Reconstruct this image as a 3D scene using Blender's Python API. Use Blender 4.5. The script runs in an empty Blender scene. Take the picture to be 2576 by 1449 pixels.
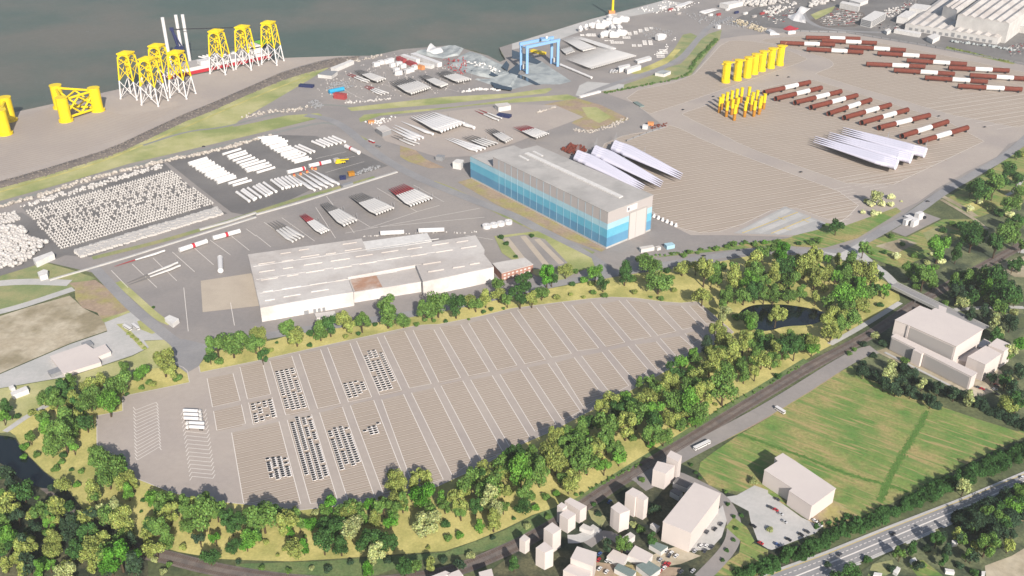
import bpy, math, random
from mathutils import Vector
random.seed(7)
S = bpy.context.scene
# ---------------------------------------------------------------- camera, sky, sun, exposure
CAM_H, FOC, PITCH = 520.0, 2450.0, math.radians(29.106)
SUN_EL, SUN_AZ = math.radians(31), math.radians(17)      # the sun stands behind the camera, to the right
cam = bpy.data.objects.new('camera', bpy.data.cameras.new('camera'))
S.collection.objects.link(cam); S.camera = cam
cam.location = (0, 0, CAM_H); cam.rotation_euler = (math.pi/2-PITCH, 0, 0)
cam.data.sensor_width = 36; cam.data.lens = 36*FOC/2576
cam.data.clip_start = 1; cam.data.clip_end = 30000
W = bpy.data.worlds.new('World'); S.world = W; W.use_nodes = True
nt = W.node_tree; bg = nt.nodes['Background']
sky = nt.nodes.new('ShaderNodeTexSky'); sky.sky_type = 'NISHITA'; sky.sun_disc = False
sky.sun_elevation = SUN_EL; sky.sun_rotation = math.pi-SUN_AZ; sky.air_density = 1.0; sky.dust_density = 1.5
bg.inputs['Strength'].default_value = 0.085
nt.links.new(sky.outputs[0], bg.inputs['Color'])
sl = bpy.data.lights.new('sun', 'SUN'); sl.energy = 5.0; sl.angle = math.radians(0.6); sl.color = (1, 0.94, 0.86)
so = bpy.data.objects.new('sun', sl); S.collection.objects.link(so)
sund = Vector((math.sin(SUN_AZ)*math.cos(SUN_EL), -math.cos(SUN_AZ)*math.cos(SUN_EL), math.sin(SUN_EL)))
so.rotation_euler = sund.to_track_quat('Z', 'Y').to_euler()
S.view_settings.view_transform = 'Standard'; S.view_settings.look = 'None'
S.view_settings.exposure = 0.64; S.view_settings.gamma = 1.0
S.cycles.max_bounces = 4; S.cycles.diffuse_bounces = 2; S.cycles.glossy_bounces = 2; S.cycles.transparent_max_bounces = 4

# ---------------------------------------------------------------- survey: plan positions read off the photograph
CT, ST = math.cos(PITCH), math.sin(PITCH)
def P(x, y, z=0.0):
    "survey point -> place in metres on the level z"
    u = (x-1288)/FOC; v = (y-724.5)/FOC
    dy = CT-v*ST; dz = -ST-v*CT; t = (z-CAM_H)/dz
    return Vector((u*t, dy*t, z))
def proj(p):
    z = p[2]-CAM_H; zc = p[1]*CT-z*ST; yc = -p[1]*ST-z*CT
    return 1288+FOC*p[0]/zc, 724.5+FOC*yc/zc
def ppm(y): return (y+640)*CT/CAM_H          # survey units per metre across
def F(s):
    "'12:145,740 360,690' -> survey points; F: plain"
    out = []; i = j = None
    for w in s.split():
        if ':' in w:
            h, w = w.split(':')
            i, j = (None, None) if h == 'F' else (int(h[0]), int(h[1]))
            if not w: continue
        a = [float(k) for k in w.split(',')]
        if i is not None: a[0] = 644*i+a[0]/4; a[1] = 362.25*j+a[1]/4
        out.append(tuple(a))
    return out
def G(s, z=0.0): return [P(a[0], a[1], z) for a in F(s)]
def rise(top, bot):
    "height of the upright edge between two survey points"
    (xt, yt), (xb, yb) = top, bot; b = P(xb, yb); lo, hi = 0.0, 200.0
    for _ in range(40):
        m = (lo+hi)/2
        if proj((b.x, b.y, m))[1] > yt: lo = m
        else: hi = m
    return lo
ROWDIR = Vector((7360, 0, 0)); 
_a, _b = P(719, 1046), P(1700, 834.5); ROWDIR = (_b-_a).normalized()      # the direction of the storage rows
ROWANG = math.atan2(ROWDIR.y, ROWDIR.x)
COLDIR = Vector((-ROWDIR.y, ROWDIR.x, 0))

# ---------------------------------------------------------------- materials
def lin(c):
    c = c/255.0
    return c/12.92 if c <= 0.04045 else ((c+0.055)/1.055)**2.4
def col(r, g, b, k=1.0): return (lin(r)*k, lin(g)*k, lin(b)*k, 1)
MATS = {}
def mat(name, c1, c2=None, rough=0.85, s=0.05, fine=0.0, fs=1.0, spec=0.2, metal=0.0, c3=None, s3=0.01, objcol=False, bump=0.0, k=0.72):
    "plain surface whose colour drifts between c1 and c2 (patches 1/s metres) with fine mottling"
    m = bpy.data.materials.new(name); m.use_nodes = True; n = m.node_tree.nodes; l = m.node_tree.links
    p = n['Principled BSDF']; p.inputs['Roughness'].default_value = rough
    p.inputs['Specular IOR Level'].default_value = spec; p.inputs['Metallic'].default_value = metal
    a = col(*c1, k); p.inputs['Base Color'].default_value = a
    out = None
    tc = n.new('ShaderNodeTexCoord')
    def noise(sc, det=5, r=0.6):
        t = n.new('ShaderNodeTexNoise'); t.inputs['Scale'].default_value = sc; t.inputs['Detail'].default_value = det
        t.inputs['Roughness'].default_value = r; l.new(tc.outputs['Object'], t.inputs['Vector']); return t.outputs['Fac']
    def mix(f, A, B, mode='MIX'):
        x = n.new('ShaderNodeMix'); x.data_type = 'RGBA'; x.blend_type = mode
        if hasattr(f, 'links'): l.new(f, x.inputs[0])
        else: x.inputs[0].default_value = f
        for q, v in ((6, A), (7, B)):
            if hasattr(v, 'links'): l.new(v, x.inputs[q])
            else: x.inputs[q].default_value = v
        return x.outputs[2]
    def ramp(f, lo, hi):
        r = n.new('ShaderNodeMapRange'); r.inputs[1].default_value = lo; r.inputs[2].default_value = hi; l.new(f, r.inputs[0]); return r.outputs[0]
    if c2: out = mix(ramp(noise(s), 0.38, 0.62), a, col(*c2, k))
    if c3: out = mix(ramp(noise(s3, 4), 0.45, 0.62), out or a, col(*c3, k))
    if fine:
        f = noise(fs, 3)
        g = ramp(f, 0.3, 0.7); v = n.new('ShaderNodeMapRange'); l.new(g, v.inputs[0])
        v.inputs[3].default_value = 1-fine; v.inputs[4].default_value = 1+fine
        cc = n.new('ShaderNodeCombineColor')
        for q in range(3): l.new(v.outputs[0], cc.inputs[q])
        out = mix(1.0, out or a, cc.outputs[0], 'MULTIPLY')
    if objcol:
        oi = n.new('ShaderNodeObjectInfo'); out = mix(1.0, out or a, oi.outputs['Color'], 'MULTIPLY')
    if out: l.new(out, p.inputs['Base Color'])
    if bump:
        b = n.new('ShaderNodeBump'); b.inputs['Strength'].default_value = bump; b.inputs['Distance'].default_value = 1.0
        l.new(noise(fs*0.5, 6), b.inputs['Height']); l.new(b.outputs[0], p.inputs['Normal'])
    MATS[name] = m; return m
mat('terrain', (124, 128, 88), (102, 110, 76), s=0.02, fine=.3, fs=.35, c3=(78, 88, 62), s3=.012)
mat('darkscrub', (66, 74, 56), (44, 52, 46), s=0.04, fine=.35, fs=.5, c3=(108, 106, 80), s3=.03)
mat('tarmac', (157, 150, 146), (150, 144, 141), s=0.02, fine=.05, fs=.25, c3=(166, 158, 152), s3=.006)
mat('darkyard', (128, 124, 122), (116, 113, 112), s=0.015, fine=.06, fs=.25, c3=(138, 134, 131), s3=.007)
mat('concrete', (188, 176, 166), (182, 170, 161), s=0.012, fine=.04, fs=.2, c3=(176, 165, 158), s3=.007)
mat('plot', (185, 171, 157), (179, 165, 151), s=0.012, fine=.05, fs=.2)
mat('plotline', (214, 201, 188)); mat('plotdark', (168, 152, 138))
mat('white_paint', (240, 232, 224)); mat('yellow_paint', (224, 196, 110)); mat('kerbstone', (215, 207, 200), fine=.08)
mat('pale_concrete', (203, 199, 195), (190, 188, 184), s=.03, fine=.06, fs=.3)
mat('road', (150, 148, 149), (162, 159, 158), s=.03, fine=.06, fs=.4)
mat('dyke_road', (146, 148, 142), (154, 152, 148), s=.03, fine=.06, fs=.4)
mat('drygrass', (212, 200, 128), (194, 184, 114), s=.04, fine=.14, fs=.5, c3=(170, 168, 100), s3=.02)
mat('grass', (176, 176, 116), (198, 192, 140), s=.025, fine=.1, fs=.5, c3=(148, 158, 98), s3=.012)
mat('lawn', (134, 148, 98), (156, 158, 110), s=.04, fine=.12, fs=.5, c3=(170, 164, 118), s3=.02)
mat('meadow', (130, 150, 80), (170, 156, 104), s=.03, fine=.25, fs=.4, c3=(104, 140, 68), s3=.025)
mat('meadow_dark', (98, 122, 76), (124, 136, 88), s=.06, fine=.25, fs=.6)
mat('sand', (206, 194, 172), (186, 172, 148), s=.03, fine=.12, fs=.2, c3=(158, 146, 120), s3=.02)
mat('brown_earth', (166, 144, 126), (180, 158, 134), s=.05, fine=.15, fs=.3, c3=(170, 160, 104), s3=.03)
mat('rubble', (128, 118, 110), (112, 104, 100), s=.1, fine=.3, fs=.9)
mat('bank_stone', (138, 128, 120), (116, 108, 102), s=.3, fine=.2)
mat('palescrub', (134, 138, 100), (104, 112, 82), s=.04, fine=.3, fs=.5, c3=(74, 84, 66), s3=.025)
mat('stones', (202, 194, 184), (170, 160, 150), s=.2, fine=.3, fs=1.2)
mat('ballast', (134, 122, 114), (112, 104, 100), s=.1, fine=.2, fs=1.0)
mat('steel_rail', (120, 100, 92), rough=.5); mat('sleeper', (112, 96, 86))
mat('cream_wall', (232, 220, 213), (226, 214, 208), s=.02, fine=.015, fs=.2, rough=.8, k=.66)
mat('grey_roof', (206, 200, 194), (196, 189, 184), s=.03, fine=.05, fs=.3, rough=.8, c3=(186, 178, 172), s3=.02, k=.8)
mat('grey_wall', (224, 220, 216), (206, 202, 198), s=.04, fine=.05, fs=.3)
mat('rust_roof', (206, 192, 182), (182, 142, 118), s=.035, fine=.1, fs=.3)
mat('hall_roof', (196, 191, 186), (186, 181, 177), s=.02, fine=.04, fs=.2, c3=(176, 172, 168), s3=.03)
mat('band_grey', (188, 180, 178), rough=.6); mat('band_pale', (176, 210, 222), (164, 202, 218), s=.05, fine=.04, fs=.4, rough=.6)
mat('band_mid', (116, 188, 212), (104, 180, 208), s=.05, fine=.04, fs=.4, rough=.6); mat('band_dark', (106, 158, 192), (96, 148, 184), s=.05, fine=.04, fs=.4, rough=.6)
mat('seam', (158, 186, 202)); mat('dark', (44, 46, 52)); mat('dark_glass', (34, 38, 46), rough=.25, spec=.5)
mat('white_gloss', (246, 242, 240), rough=.45, fine=.03, fs=.15, k=.62); mat('white_soft', (236, 232, 228), (222, 218, 214), s=.2, fine=.03, k=.7)
mat('lilac_white', (232, 228, 242), rough=.5, k=.7); mat('yellow', (252, 222, 30), (250, 214, 20), s=.1, rough=.5, fine=.05, fs=.5, k=.7)
mat('ochre', (190, 132, 40), (176, 120, 36), s=.2, fine=.1); mat('rust', (124, 60, 44), (110, 52, 38), s=.15, fine=.1, fs=.6, rough=.75)
mat('sky_blue', (140, 184, 230), rough=.5); mat('navy', (40, 48, 92), rough=.5); mat('red', (196, 50, 62), rough=.5)
mat('cyan_blue', (50, 164, 210), rough=.5); mat('orange', (216, 146, 92), rough=.6); mat('container_red', (170, 70, 72), rough=.6)
mat('steel', (150, 150, 152), rough=.5, fine=.1); mat('brick', (182, 136, 120), (168, 122, 108), s=.2, fine=.1)
mat('grey_paint', (182, 176, 172), rough=.6); mat('green_deck', (120, 196, 60)); mat('roof_green', (128, 142, 138), fine=.1)
mat('light_door', (206, 200, 196), rough=.6); mat('quay_wall', (120, 114, 108), fine=.15); mat('bark', (84, 70, 54), fine=.2, fs=2)
mat('sheet', (188, 192, 190), (170, 176, 176), s=.05, fine=.08, c3=(150, 156, 158), s3=.04); mat('solar', (176, 174, 172), (186, 182, 178), s=.05, fine=.05)
mat('car_white', (232, 226, 222), rough=.35, spec=.5, k=.86); mat('paint_any', (255, 255, 255), rough=.4, spec=.4, objcol=True, k=1)
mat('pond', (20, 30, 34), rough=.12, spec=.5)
mat('pebble_white', (216, 211, 206), (198, 192, 187), s=.1, fine=.12, k=.66)
mat('tan_pad', (200, 186, 168), (192, 178, 161), s=.04, fine=.05)
mat('dirty_wall', (236, 232, 228), (222, 216, 212), s=.05, fine=.06, fs=.5, c3=(206, 198, 192), s3=.03)
def water_mat():
    m = mat('water', (96, 117, 107), (105, 121, 111), s=.006, fine=.07, fs=.09, c3=(134, 131, 120), s3=.0018, rough=.5, spec=.1, bump=0, k=.5)
    n = m.node_tree.nodes; l = m.node_tree.links; p = n['Principled BSDF']; tc = n['Texture Coordinate']
    mp = n.new('ShaderNodeMapping'); mp.inputs['Scale'].default_value = (1, 2.4, 1); mp.inputs['Rotation'].default_value = (0, 0, .25); l.new(tc.outputs['Object'], mp.inputs[0])
    t = n.new('ShaderNodeTexNoise'); t.inputs['Scale'].default_value = .05; t.inputs['Detail'].default_value = 8; t.inputs['Roughness'].default_value = .65
    l.new(mp.outputs[0], t.inputs['Vector'])
    b = n.new('ShaderNodeBump'); b.inputs['Strength'].default_value = .25; b.inputs['Distance'].default_value = 1.2
    l.new(t.outputs['Fac'], b.inputs['Height']); l.new(b.outputs[0], p.inputs['Normal'])
    # broken foam flecks drifting in streaks
    v = n.new('ShaderNodeTexNoise'); v.inputs['Scale'].default_value = .16; v.inputs['Detail'].default_value = 6; v.inputs['Roughness'].default_value = .8; l.new(mp.outputs[0], v.inputs['Vector'])
    w = n.new('ShaderNodeTexNoise'); w.inputs['Scale'].default_value = .006; w.inputs['Detail'].default_value = 3; l.new(mp.outputs[0], w.inputs['Vector'])
    def mr(f, a, c):
        r = n.new('ShaderNodeMapRange'); r.inputs[1].default_value = a; r.inputs[2].default_value = c; l.new(f, r.inputs[0]); return r.outputs[0]
    mu = n.new('ShaderNodeMath'); mu.operation = 'MULTIPLY'; l.new(mr(v.outputs['Fac'], .6, .72), mu.inputs[0]); l.new(mr(w.outputs['Fac'], .52, .62), mu.inputs[1])
    old = p.inputs['Base Color'].links[0].from_socket
    x = n.new('ShaderNodeMix'); x.data_type = 'RGBA'; l.new(mu.outputs[0], x.inputs[0]); l.new(old, x.inputs[6]); x.inputs[7].default_value = (.45, .5, .48, 1)
    l.new(x.outputs[2], p.inputs['Base Color'])
water_mat()
def streaks(name, ang, c, along=.012, across=.22, lo=.5, hi=.68):
    "long thin streaks of another grass colour"
    m = MATS[name]; n = m.node_tree.nodes; l = m.node_tree.links; p = n['Principled BSDF']; tc = n['Texture Coordinate']
    mp = n.new('ShaderNodeMapping'); mp.vector_type = 'TEXTURE'; mp.inputs['Rotation'].default_value = (0, 0, ang); mp.inputs['Scale'].default_value = (1/along, 1/across, 1); l.new(tc.outputs['Object'], mp.inputs[0])
    t = n.new('ShaderNodeTexNoise'); t.inputs['Scale'].default_value = 1; t.inputs['Detail'].default_value = 3; l.new(mp.outputs[0], t.inputs['Vector'])
    r = n.new('ShaderNodeMapRange'); r.inputs[1].default_value = lo; r.inputs[2].default_value = hi; r.inputs[4].default_value = .85; l.new(t.outputs['Fac'], r.inputs[0])
    old = p.inputs['Base Color'].links[0].from_socket; x = n.new('ShaderNodeMix'); x.data_type = 'RGBA'; l.new(r.outputs[0], x.inputs[0]); l.new(old, x.inputs[6]); x.inputs[7].default_value = col(*c, .72); l.new(x.outputs[2], p.inputs['Base Color'])
_d = P(*F('32:800,1210')[0])-P(*F('32:510,1100')[0]); streaks('meadow', math.atan2(_d.y, _d.x), (108, 142, 74)); streaks('meadow', math.atan2(_d.y, _d.x)+.05, (182, 160, 112), .03, .35, .54, .66)
def leaf_mat():
    m = bpy.data.materials.new('leaves'); m.use_nodes = True; n = m.node_tree.nodes; l = m.node_tree.links
    for q in list(n):
        if q.type != 'OUTPUT_MATERIAL': n.remove(q)
    out = n['Material Output']; oi = n.new('ShaderNodeObjectInfo'); at = n.new('ShaderNodeAttribute'); at.attribute_name = 'tone'
    hs = n.new('ShaderNodeMix'); hs.data_type = 'RGBA'; hs.blend_type = 'MULTIPLY'; hs.inputs[0].default_value = 1
    l.new(oi.outputs['Color'], hs.inputs[6]); l.new(at.outputs['Color'], hs.inputs[7])
    d = n.new('ShaderNodeBsdfDiffuse'); t = n.new('ShaderNodeBsdfTranslucent'); mx = n.new('ShaderNodeMixShader'); mx.inputs[0].default_value = .3
    for q in (d, t): l.new(hs.outputs[2], q.inputs['Color'])
    l.new(d.outputs[0], mx.inputs[1]); l.new(t.outputs[0], mx.inputs[2]); l.new(mx.outputs[0], out.inputs['Surface'])
    MATS['leaves'] = m
leaf_mat()

# ---------------------------------------------------------------- mesh helpers
COL = S.collection
class MB:
    def __init__(s): s.v = []; s.f = []; s.m = []; s.sm = []
    def face(s, pts, m=0, smooth=False):
        b = len(s.v); s.v += [tuple(p) for p in pts]; s.f.append(tuple(range(b, b+len(pts)))); s.m.append(m); s.sm.append(smooth); return s
    def grid(s, rows, m=0, closed=True, smooth=True):
        b = len(s.v); k = len(rows[0])
        for r in rows: s.v += [tuple(p) for p in r]
        for i in range(len(rows)-1):
            for j in range(k if closed else k-1):
                s.f.append((b+i*k+j, b+i*k+(j+1) % k, b+(i+1)*k+(j+1) % k, b+(i+1)*k+j)); s.m.append(m); s.sm.append(smooth)
        return s
    def prism(s, pts, z0, z1, m=0, mt=None, top=True, bottom=False):
        pts = [Vector((p[0], p[1], 0)) for p in pts]
        ar = sum(pts[i].x*pts[(i+1) % len(pts)].y-pts[(i+1) % len(pts)].x*pts[i].y for i in range(len(pts)))
        if ar < 0: pts = pts[::-1]
        k = len(pts)
        for i in range(k):
            a, b = pts[i], pts[(i+1) % k]
            s.face([(a.x, a.y, z0), (b.x, b.y, z0), (b.x, b.y, z1), (a.x, a.y, z1)], m)
        if top: s.face([(p.x, p.y, z1) for p in pts], m if mt is None else mt)
        if bottom: s.face([(p.x, p.y, z0) for p in pts[::-1]], m)
        return s
    def box(s, c, d, rz=0.0, m=0, mt=None, bottom=False):
        ca, sa = math.cos(rz), math.sin(rz); x, y = d[0]/2, d[1]/2
        pts = [(c[0]+a*ca-b*sa, c[1]+a*sa+b*ca) for a, b in ((-x, -y), (x, -y), (x, y), (-x, y))]
        return s.prism(pts, c[2], c[2]+d[2], m, mt, True, bottom)
    def tube(s, pts, rad, n=10, m=0, caps=True, mc=None, smooth=True):
        pts = [Vector(p) for p in pts]
        if not isinstance(rad, (list, tuple)): rad = [rad]*len(pts)
        ax = (pts[-1]-pts[0]).normalized(); u = ax.cross(Vector((0, 0, 1)))
        if u.length < 1e-3: u = Vector((1, 0, 0))
        u.normalize(); w = u.cross(ax)
        rows = [[p+(u*math.cos(6.28319*i/n)+w*math.sin(6.28319*i/n))*r for i in range(n)] for p, r in zip(pts, rad)]
        s.grid(rows, m, True, smooth)
        if caps:
            s.face(rows[0][::-1], m if mc is None else mc); s.face(rows[-1], m if mc is None else mc)
        return s
    def strip(s, pts, w, z, m=0, off=0.0):
        "flat ribbon along plan points"
        pts = [Vector((p[0], p[1], 0)) for p in pts]; L = []; R = []
        for i, p in enumerate(pts):
            a = pts[max(i-1, 0)]; b = pts[min(i+1, len(pts)-1)]; d = (b-a).normalized(); nn = Vector((-d.y, d.x, 0))
            L.append(p+nn*(off+w/2)); R.append(p+nn*(off-w/2))
        for i in range(len(pts)-1):
            s.face([(R[i].x, R[i].y, z), (R[i+1].x, R[i+1].y, z), (L[i+1].x, L[i+1].y, z), (L[i].x, L[i].y, z)], m)
        return s
    def build(s, name, mats, parent=None, at=(0, 0, 0)):
        me = bpy.data.meshes.new(name); a = Vector(at)
        me.from_pydata([(v[0]-a.x, v[1]-a.y, v[2]-a.z) for v in s.v], [], s.f)
        if isinstance(mats, str): mats = [mats]
        for q in mats: me.materials.append(MATS[q])
        me.polygons.foreach_set('material_index', s.m); me.polygons.foreach_set('use_smooth', s.sm); me.update()
        o = bpy.data.objects.new(name, me); COL.objects.link(o)
        if parent: o.parent = parent
        else: o.location = a
        return o
def tag(o, label=None, cat=None, group=None, kind=None):
    if label: o['label'] = label
    if cat: o['category'] = cat
    if group: o['group'] = group
    if kind: o['kind'] = kind
    return o
def thing(name, label, cat, at=(0, 0, 0), rz=0.0, group=None):
    o = bpy.data.objects.new(name, None); COL.objects.link(o); o.location = at; o.rotation_euler = (0, 0, rz)
    return tag(o, label, cat, group)
def copy_tree(o, parent=None):
    c = o.copy(); COL.objects.link(c)
    if parent: c.parent = parent
    for ch in o.children: copy_tree(ch, c)
    return c
ORD = 'zeroth first second third fourth fifth sixth seventh eighth ninth tenth eleventh twelfth thirteenth fourteenth fifteenth sixteenth seventeenth eighteenth nineteenth twentieth'.split()
def nth(k): return ORD[k] if k <= 20 else '%d%s' % (k, {1: 'st', 2: 'nd', 3: 'rd'}.get(k % 10 if k % 100 not in (11, 12, 13) else 0, 'th'))
LEVEL = {}
def lift(z):
    k = LEVEL.get(z, 0); LEVEL[z] = k+1
    return z+.004*k
def sheet(name, pts, z, m, kind='structure'):
    if isinstance(pts, str): pts = G(pts)
    ar = sum(pts[i].x*pts[(i+1) % len(pts)].y-pts[(i+1) % len(pts)].x*pts[i].y for i in range(len(pts)))
    if ar < 0: pts = pts[::-1]
    z = lift(z)
    return tag(MB().face([(p.x, p.y, z) for p in pts]).build(name, m), kind=kind)
def smooth(pts, it=2, closed=False):
    for _ in range(it):
        q = [] if closed else [pts[0]]
        for i in range(len(pts) if closed else len(pts)-1):
            a, b = pts[i], pts[(i+1) % len(pts)]
            q += [a*.75+b*.25, a*.25+b*.75]
        if not closed: q.append(pts[-1])
        pts = q
    return pts
def ribbon(name, s, w, z, m, kind='structure', it=2):
    pts = G(s) if isinstance(s, str) else s
    z = lift(z)
    return tag(MB().strip(smooth(pts, it), w, z).build(name, m), kind=kind)
def hatch(mb, poly, d, pitch, width, z, m=0, jitter=0.0, skip=0.0, inset=0.0):
    "parallel painted lines clipped to a plan polygon"
    d = Vector((d[0], d[1], 0)).normalized(); nn = Vector((-d.y, d.x, 0)); k = len(poly)
    t = [p.dot(nn) for p in poly]; q = math.ceil(min(t)/pitch)*pitch
    while q < max(t):
        xs = []
        for i in range(k):
            a, b = poly[i], poly[(i+1) % k]; ta, tb = a.dot(nn), b.dot(nn)
            if (ta <= q) != (tb <= q): xs.append((a+(b-a)*((q-ta)/(tb-ta))).dot(d))
        xs.sort()
        for i in range(0, len(xs)-1, 2):
            if xs[i+1]-xs[i] > 2*inset+3 and random.random() >= skip:
                a, b = d*(xs[i]+inset)+nn*q, d*(xs[i+1]-inset)+nn*q
                mb.strip([a, b], width, z, m)
        q += pitch*(1+random.uniform(-jitter, jitter))
    return mb
def dist_px(o): return proj(o.location)
# ================================================================ THE SETTING
SHORE = 'F:-700,446 0,291 45,281 302,224 500,187 716,146 856,141 905,141 939,140 980,131 1011,124 1049,130 1090,122 1131,114 1164,122 1195,128 1228,140 1258,156 1272,150 1262,136 1256,120 1288,110 1400,75 1490,47 1598,21 1673,0 1790,-33'
sh = G(SHORE); d0 = (sh[0]-sh[1]).normalized(); d1 = (sh[-1]-sh[-2]).normalized()
land = [sh[0]+d0*6000]+sh+[sh[-1]+d1*6000, Vector((9000, 9000, 0)), Vector((9000, -4000, 0)), Vector((-9000, -4000, 0))]
sheet('terrain', land, 0, 'terrain')
sk = MB()
for a, b in zip(sh[:-1], sh[1:]): sk.face([(a.x, a.y, -6), (b.x, b.y, -6), (b.x, b.y, .35), (a.x, a.y, .35)])
tag(sk.build('quay_wall', 'quay_wall'), kind='structure')
sheet('water', [Vector((-12000, -500, 0)), Vector((12000, -500, 0)), Vector((12000, 14000, 0)), Vector((-12000, 14000, 0))], -3.2, 'water')
# river water seen in the dock inlet beside the gantry crane
sheet('yard_ground', 'F:-300,600 -300,360 0,291 302,224 716,146 856,141 939,140 1011,124 1131,114 1164,122 1228,140 1258,156 1272,150 1256,120 1288,110 1490,47 1673,0 1790,-33 2900,-33 2900,300 2576,385 2345,490 2200,590 2100,640 1700,690 1400,715 1000,800 520,870 440,890 330,790 250,690 120,660 -100,760', .1, 'tarmac')
sheet('quay_apron', 'F:-300,357 0,291 302,224 716,146 856,141 905,141 851,144 816,150 756,166 706,182 644,210 525,262 462,287 375,327 302,362 250,382 120,422 0,456 -300,540', .2, 'concrete')
hb = MB(); hatch(hb, G('F:20,300 150,262 330,290 470,262 300,350 120,410 0,445 0,310'), P(330, 330)-P(150, 295), 5.5, .8, .3)
tag(hb.build('apron_markings', 'plotdark'), kind='structure')
# rubble bank between the apron and the dyke
up = G('F:905,142 851,146 816,152 756,168 706,184 644,211 525,263 462,288 375,328 302,363 250,383 120,423 0,457 -300,541')
lo = G('F:900,150 860,160 822,171 762,186 712,202 650,227 532,280 468,305 382,346 310,380 255,399 124,440 0,474 -300,560')
rb = MB(); rng = random.Random(3)
for i in range(len(up)-1):
    for k in range(6):
        for q in range(5):
            def pt(a, b): 
                e = up[i].lerp(up[i+1], a).lerp(lo[i].lerp(lo[i+1], a), b); return (e.x, e.y, .3+3.0*math.sin(math.pi*b)+.0)
            rb.face([pt(k/6, q/5), pt(k/6, (q+1)/5), pt((k+1)/6, (q+1)/5), pt((k+1)/6, q/5)])
tag(rb.build('rubble_bank', 'rubble'), kind='structure')
rs = MB()
for _ in range(900):
    i = rng.randrange(len(up)-2); a, b = rng.random(), rng.random()*1.15
    e = up[i].lerp(up[i+1], a).lerp(lo[i].lerp(lo[i+1], a), b); r = rng.uniform(.7, 2.0); z = .3+3*math.sin(math.pi*min(b, 1))
    rs.tube([(e.x, e.y, z-.6), (e.x+rng.uniform(-.4, .4), e.y, z+r*.5)], [r, r*.55], 5, 0, True, None, False)
tag(rs.build('rubble_stones', 'bank_stone'), 'grey boulders heaped along the bank behind the quay', 'boulders', kind='stuff')
sheet('dyke_grass', 'F:-300,560 0,474 124,440 255,399 310,380 382,346 468,305 532,280 650,227 712,202 762,186 800,174 829,170 784,197 714,242 660,270 600,305 585,320 644,308 719,291 800,285 811,290 800,298 740,313 644,337 560,357 463,380 325,412 175,457 0,506 -300,590', .25, 'grass')
ribbon('dyke_crest', 'F:-100,512 124,447 255,408 382,356 532,292 650,240 780,190', 5, .3, 'drygrass')
ribbon('dyke_track', 'F:-150,560 0,515 175,465 325,420 463,388 560,366 644,347 740,322 830,305 880,330', 9, .22, 'dyke_road')
ribbon('dyke_path', 'F:360,366 470,330 560,322 640,300 720,278 800,262 880,268', 6, .32, 'dyke_road')
sheet('verge_grass', '10:920,1085 1400,1030 1900,975 2576,940 20:380,885 405,900 340,940 10:2576,975 1900,1045 1300,1095 960,1118', .2, 'grass')
sheet('verge_grass', '10:1035,1195 1090,1155 1500,1115 2000,1075 2576,1000 20:0,995 560,950 660,985 600,1010 420,1010 0,1035 10:2200,1060 1700,1120 1250,1165 1120,1210 1050,1230', .2, 'grass')
ribbon('verge_grass', '10:500,1265 620,1240 780,1235 870,1290 1000,1350 1110,1410', 6, .2, 'lawn')
# waste ground beside the small blade yard
sheet('waste_ground', '20:180,1090 430,1030 660,990 900,1060 1130,1170 1180,1200 780,1320 600,1240 700,1165 440,1080', .2, 'brown_earth')
sheet('waste_ground', '11:1450,0 1560,20 1700,150 1900,240 1740,245 1540,180 1450,130', .2, 'brown_earth')
sheet('waste_grass', '20:700,1080 850,1080 1000,1180 880,1240 760,1180', .3, 'grass')
# green verge strips along the river road
sheet('bank_grass', '20:1540,590 1640,480 1720,350 1800,332 1865,365 1840,430 1700,560 1560,640 1330,740 1250,735 1430,660', .2, 'lawn')
sheet('bank_grass', '20:1110,860 1400,760 1570,680 1700,640 1780,560 1900,400 1980,340 2110,300 2090,400 1980,520 1800,760 1400,850 1100,900 940,945 900,925', .2, 'lawn')
sheet('bank_grass', '20:1190,730 1400,650 1560,575 1640,490 1700,500 1560,640 1330,740 1220,745', .25, 'drygrass')
ribbon('river_road', '20:680,980 950,870 1250,770 1500,690 1700,590 1800,480 1900,360 2000,250 2200,180', 13, .3, 'road')
sheet('pale_apron', '20:680,860 760,822 1130,850 1120,890 900,920 700,985 640,960', .2, 'pale_concrete')
sheet('pale_apron', '20:0,440 810,190 1240,85 1540,0 1720,30 1500,110 1000,200 600,350 420,420 0,500', .15, 'pale_concrete')
sheet('pale_apron', '20:160,750 60,640 300,620 600,820 480,850 200,850 0,900 0,760', .2, 'sheet')
# yards
sheet('storage_yard', '01:220,640 560,480 1650,190 1760,300 2160,640 2290,700 2100,740 900,1140 660,1120', .2, 'darkyard')
sheet('storage_yard', '01:1680,180 2330,20 F:700,340 11:600,-80 1000,60 1330,220 980,330 600,440 F:640,545 01:2330,690 1980,420', .2, 'darkyard')
sheet('storage_yard', '01:-200,760 220,690 330,760 660,1120 560,1160 0,1330 -200,1400', .2, 'darkyard')
sheet('blade_yard', '10:1130,1230 1400,1180 2300,1080 20:0,1050 440,1060 720,1180 480,1270 20:0,1449 11:2200,120 1850,140 10:1300,1420', .2, 'concrete')
sheet('boat_yard', '10:740,690 1000,600 1500,500 1900,640 2200,780 2450,900 1700,985 1130,1020 760,1020 560,1000 300,1100 0,1190 -200,1240 -100,1180 440,860', .2, 'tarmac')
sheet('hall_yard', '21:950,1060 1190,960 1420,870 1420,760 1800,910 2130,920 2080,960 1560,1080 1100,1110', .2, 'tarmac')
sheet('turning_pad', 'F:505,707 632,688 668,768 510,786', .3, 'tan_pad')
sheet('hall_strip', '11:2030,385 2172,345 21:945,1060 900,1085 560,960 11:2400,600', .2, 'brown_earth')
ribbon('hall_verge', '11:1780,380 2000,460 2300,620 2576,760 21:200,850 560,1010 820,1100', 7, .3, 'lawn')
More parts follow.
